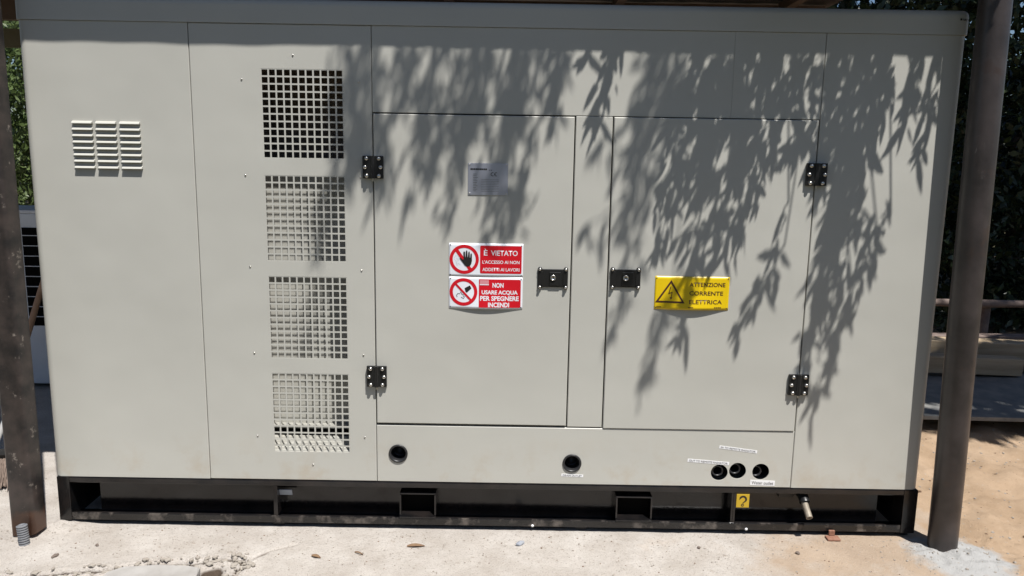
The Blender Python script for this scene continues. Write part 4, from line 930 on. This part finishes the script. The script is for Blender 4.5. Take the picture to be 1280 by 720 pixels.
curl_leaf(-0.709, -0.236, 0.040, 0.015, -20, 'small reddish dry leaf nearest the photo bottom edge left of centre', M_dry)
curl_leaf(-0.555, -0.205, 0.038, 0.005, -25, 'thin dark dry leaf sliver between the two brown leaves', M_dry)
def stone(x, y, r, sq, label, mat_, seed, name='stone', cat='stone', group=None):
    bm = bmesh.new(); bmesh.ops.create_icosphere(bm, subdivisions=2, radius=1)
    for v in bm.verts:
        k = 1+0.35*noise.noise(v.co*1.6+Vector((seed, 0, 0))); v.co = Vector((v.co.x*r*sq[0]*k, v.co.y*r*sq[1]*k, v.co.z*r*sq[2]*k))
    q = MB(); q.bm(bm); o = q.build(name, mat_); o.location = (x, y, hgt(x, y)+r*sq[2]*0.6); o.rotation_euler = (0, 0, seed); return tag(o, label, cat, group)
M_stone = mat('grey_stone', (0.22, 0.24, 0.28), rough=0.7, col2=(0.34, 0.35, 0.37), noise_amt=0.2, noise_scale=60)
M_pale = mat('pale_stone', (0.32, 0.29, 0.25), rough=0.9, col2=(0.24, 0.21, 0.175), noise_amt=0.2, noise_scale=40)
M_darkst = mat('dark_stone', (0.14, 0.11, 0.09), rough=0.9)
stone(0.053, -0.116, 0.014, (1.4, 0.7, 0.7), 'small blue-grey stone on the slab below the middle port', M_stone, 0.7)
stone(1.117, -0.150, 0.009, (1, 1, 0.7), 'dark pebble just in front of the drain pipe', M_darkst, 2.1)
stone(0.745, -0.120, 0.007, (1, 1, 0.8), 'tiny dark pebble left of the drain pipe stain', M_darkst, 3.3)
stone(-1.665, -0.262, 0.011, (1.5, 0.8, 0.6), 'brown pebble on the slab in front of the left post', M_darkst, 4.4)
stone(-1.555, -0.175, 0.008, (1.2, 0.8, 0.6), 'small brown pebble between the left post and the skid corner', M_darkst, 5.4)
q = MB(); q.box(-0.026, 0.026, -0.020, 0.015, 0, 0.010, 0.003); q.box(-0.012, 0.012, 0.008, 0.018, 0.010, 0.032, 0.002); o = q.build('rusty_clip', mat('rust', (0.20, 0.085, 0.05), rough=0.8, col2=(0.28, 0.15, 0.10), noise_amt=0.2, noise_scale=60))
o.location = (1.300, -0.026, hgt(1.3, -0.03)); tag(o, 'rusty metal clip under the right part of the black skid', 'clip')
# fallen slab piece at the bottom edge, left
bm = bmesh.new(); o_ = [(-1.37, -0.352), (-1.25, -0.338), (-1.14, -0.342), (-1.095, -0.350), (-1.085, -0.40), (-1.07, -0.52), (-1.30, -0.55), (-1.42, -0.48), (-1.41, -0.39)]
cxy = Vector((-1.2, -0.43, 0))
vb = [bm.verts.new((x+1.2, y+0.43, 0.0)) for x, y in o_]; vt = [bm.verts.new(((x+1.2)*0.985, (y+0.43)*0.97, 0.020)) for x, y in o_]
bm.faces.new(vt); n_ = len(o_)
for k in range(n_): bm.faces.new((vb[k], vb[(k+1) % n_], vt[(k+1) % n_], vt[k]))
bmesh.ops.bevel(bm, geom=[e for e in bm.edges if e.verts[0].co.z > 0.01 and e.verts[1].co.z > 0.01], offset=0.004, segments=2, affect='EDGES')
q = MB(); q.bm(bm); o = q.build('concrete_slab_piece', mat('pale_concrete', (0.25, 0.235, 0.215), rough=0.9, col2=(0.36, 0.345, 0.325), noise_amt=0.2, noise_scale=9, bump=0.7, bump_scale=90)); o.location = (-1.2, -0.43, 0.0)
tag(o, 'pale broken concrete slab piece lying in the crack at bottom left', 'slab')
# grit
q = MB(); rr = random.Random(17); nrm = []
ico = bmesh.new(); bmesh.ops.create_icosphere(ico, subdivisions=1, radius=1); ico.verts.index_update(); IV = [v.co.copy() for v in ico.verts]; IF = [[v.index for v in f.verts] for f in ico.faces]; ico.free()
def grit(x, y, r):
    s = Vector((rr.uniform(.7, 1.4), rr.uniform(.7, 1.3), rr.uniform(.4, .9)))*r; a = rr.uniform(0, 6); z = hgt(x, y)+s.z*0.4
    q.add([(x+(v.x*math.cos(a)-v.y*math.sin(a))*s.x, y+(v.x*math.sin(a)+v.y*math.cos(a))*s.y, z+v.z*s.z*rr.uniform(.7, 1.2)) for v in IV], IF)
for k in range(1500): grit(rr.uniform(-2.4, 1.75), -0.02-abs(rr.gauss(0, 0.22)), 0.0010+0.0032*rr.random()**3)
for k in range(240):
    i = rr.randrange(len(CRACK)-1); f = rr.random(); a, b = CRACK[i], CRACK[i+1]; grit(a[0]+(b[0]-a[0])*f+rr.gauss(0, .020), a[1]+(b[1]-a[1])*f+rr.gauss(0, .018), rr.uniform(0.003, 0.013))
for k in range(50): grit(1.72+rr.gauss(0, 0.13), -0.16+rr.gauss(0, 0.09), rr.uniform(0.002, 0.006))
for k in range(420): grit(rr.uniform(1.8, 3.3), rr.uniform(-0.45, 1.4), rr.uniform(0.002, 0.007))
for k in range(120): grit(rr.uniform(-2.4, -1.85), rr.uniform(-0.35, 0.7), rr.uniform(0.0015, 0.005))
q.build('grit', M_pale, kind='stuff')
q = MB()
for k in range(260): grit(rr.uniform(-2.4, 1.75), -0.03-abs(rr.gauss(0, 0.2)), 0.0008+0.0026*rr.random()**2)
for k in range(200): grit(rr.uniform(1.8, 3.3), rr.uniform(-0.45, 1.4), 0.0015+0.005*rr.random()**2)
q.build('leaf_litter', mat('litter', (0.11, 0.065, 0.035), rough=0.9, col2=(0.20, 0.13, 0.08), noise_amt=0.2, noise_scale=30), kind='stuff')
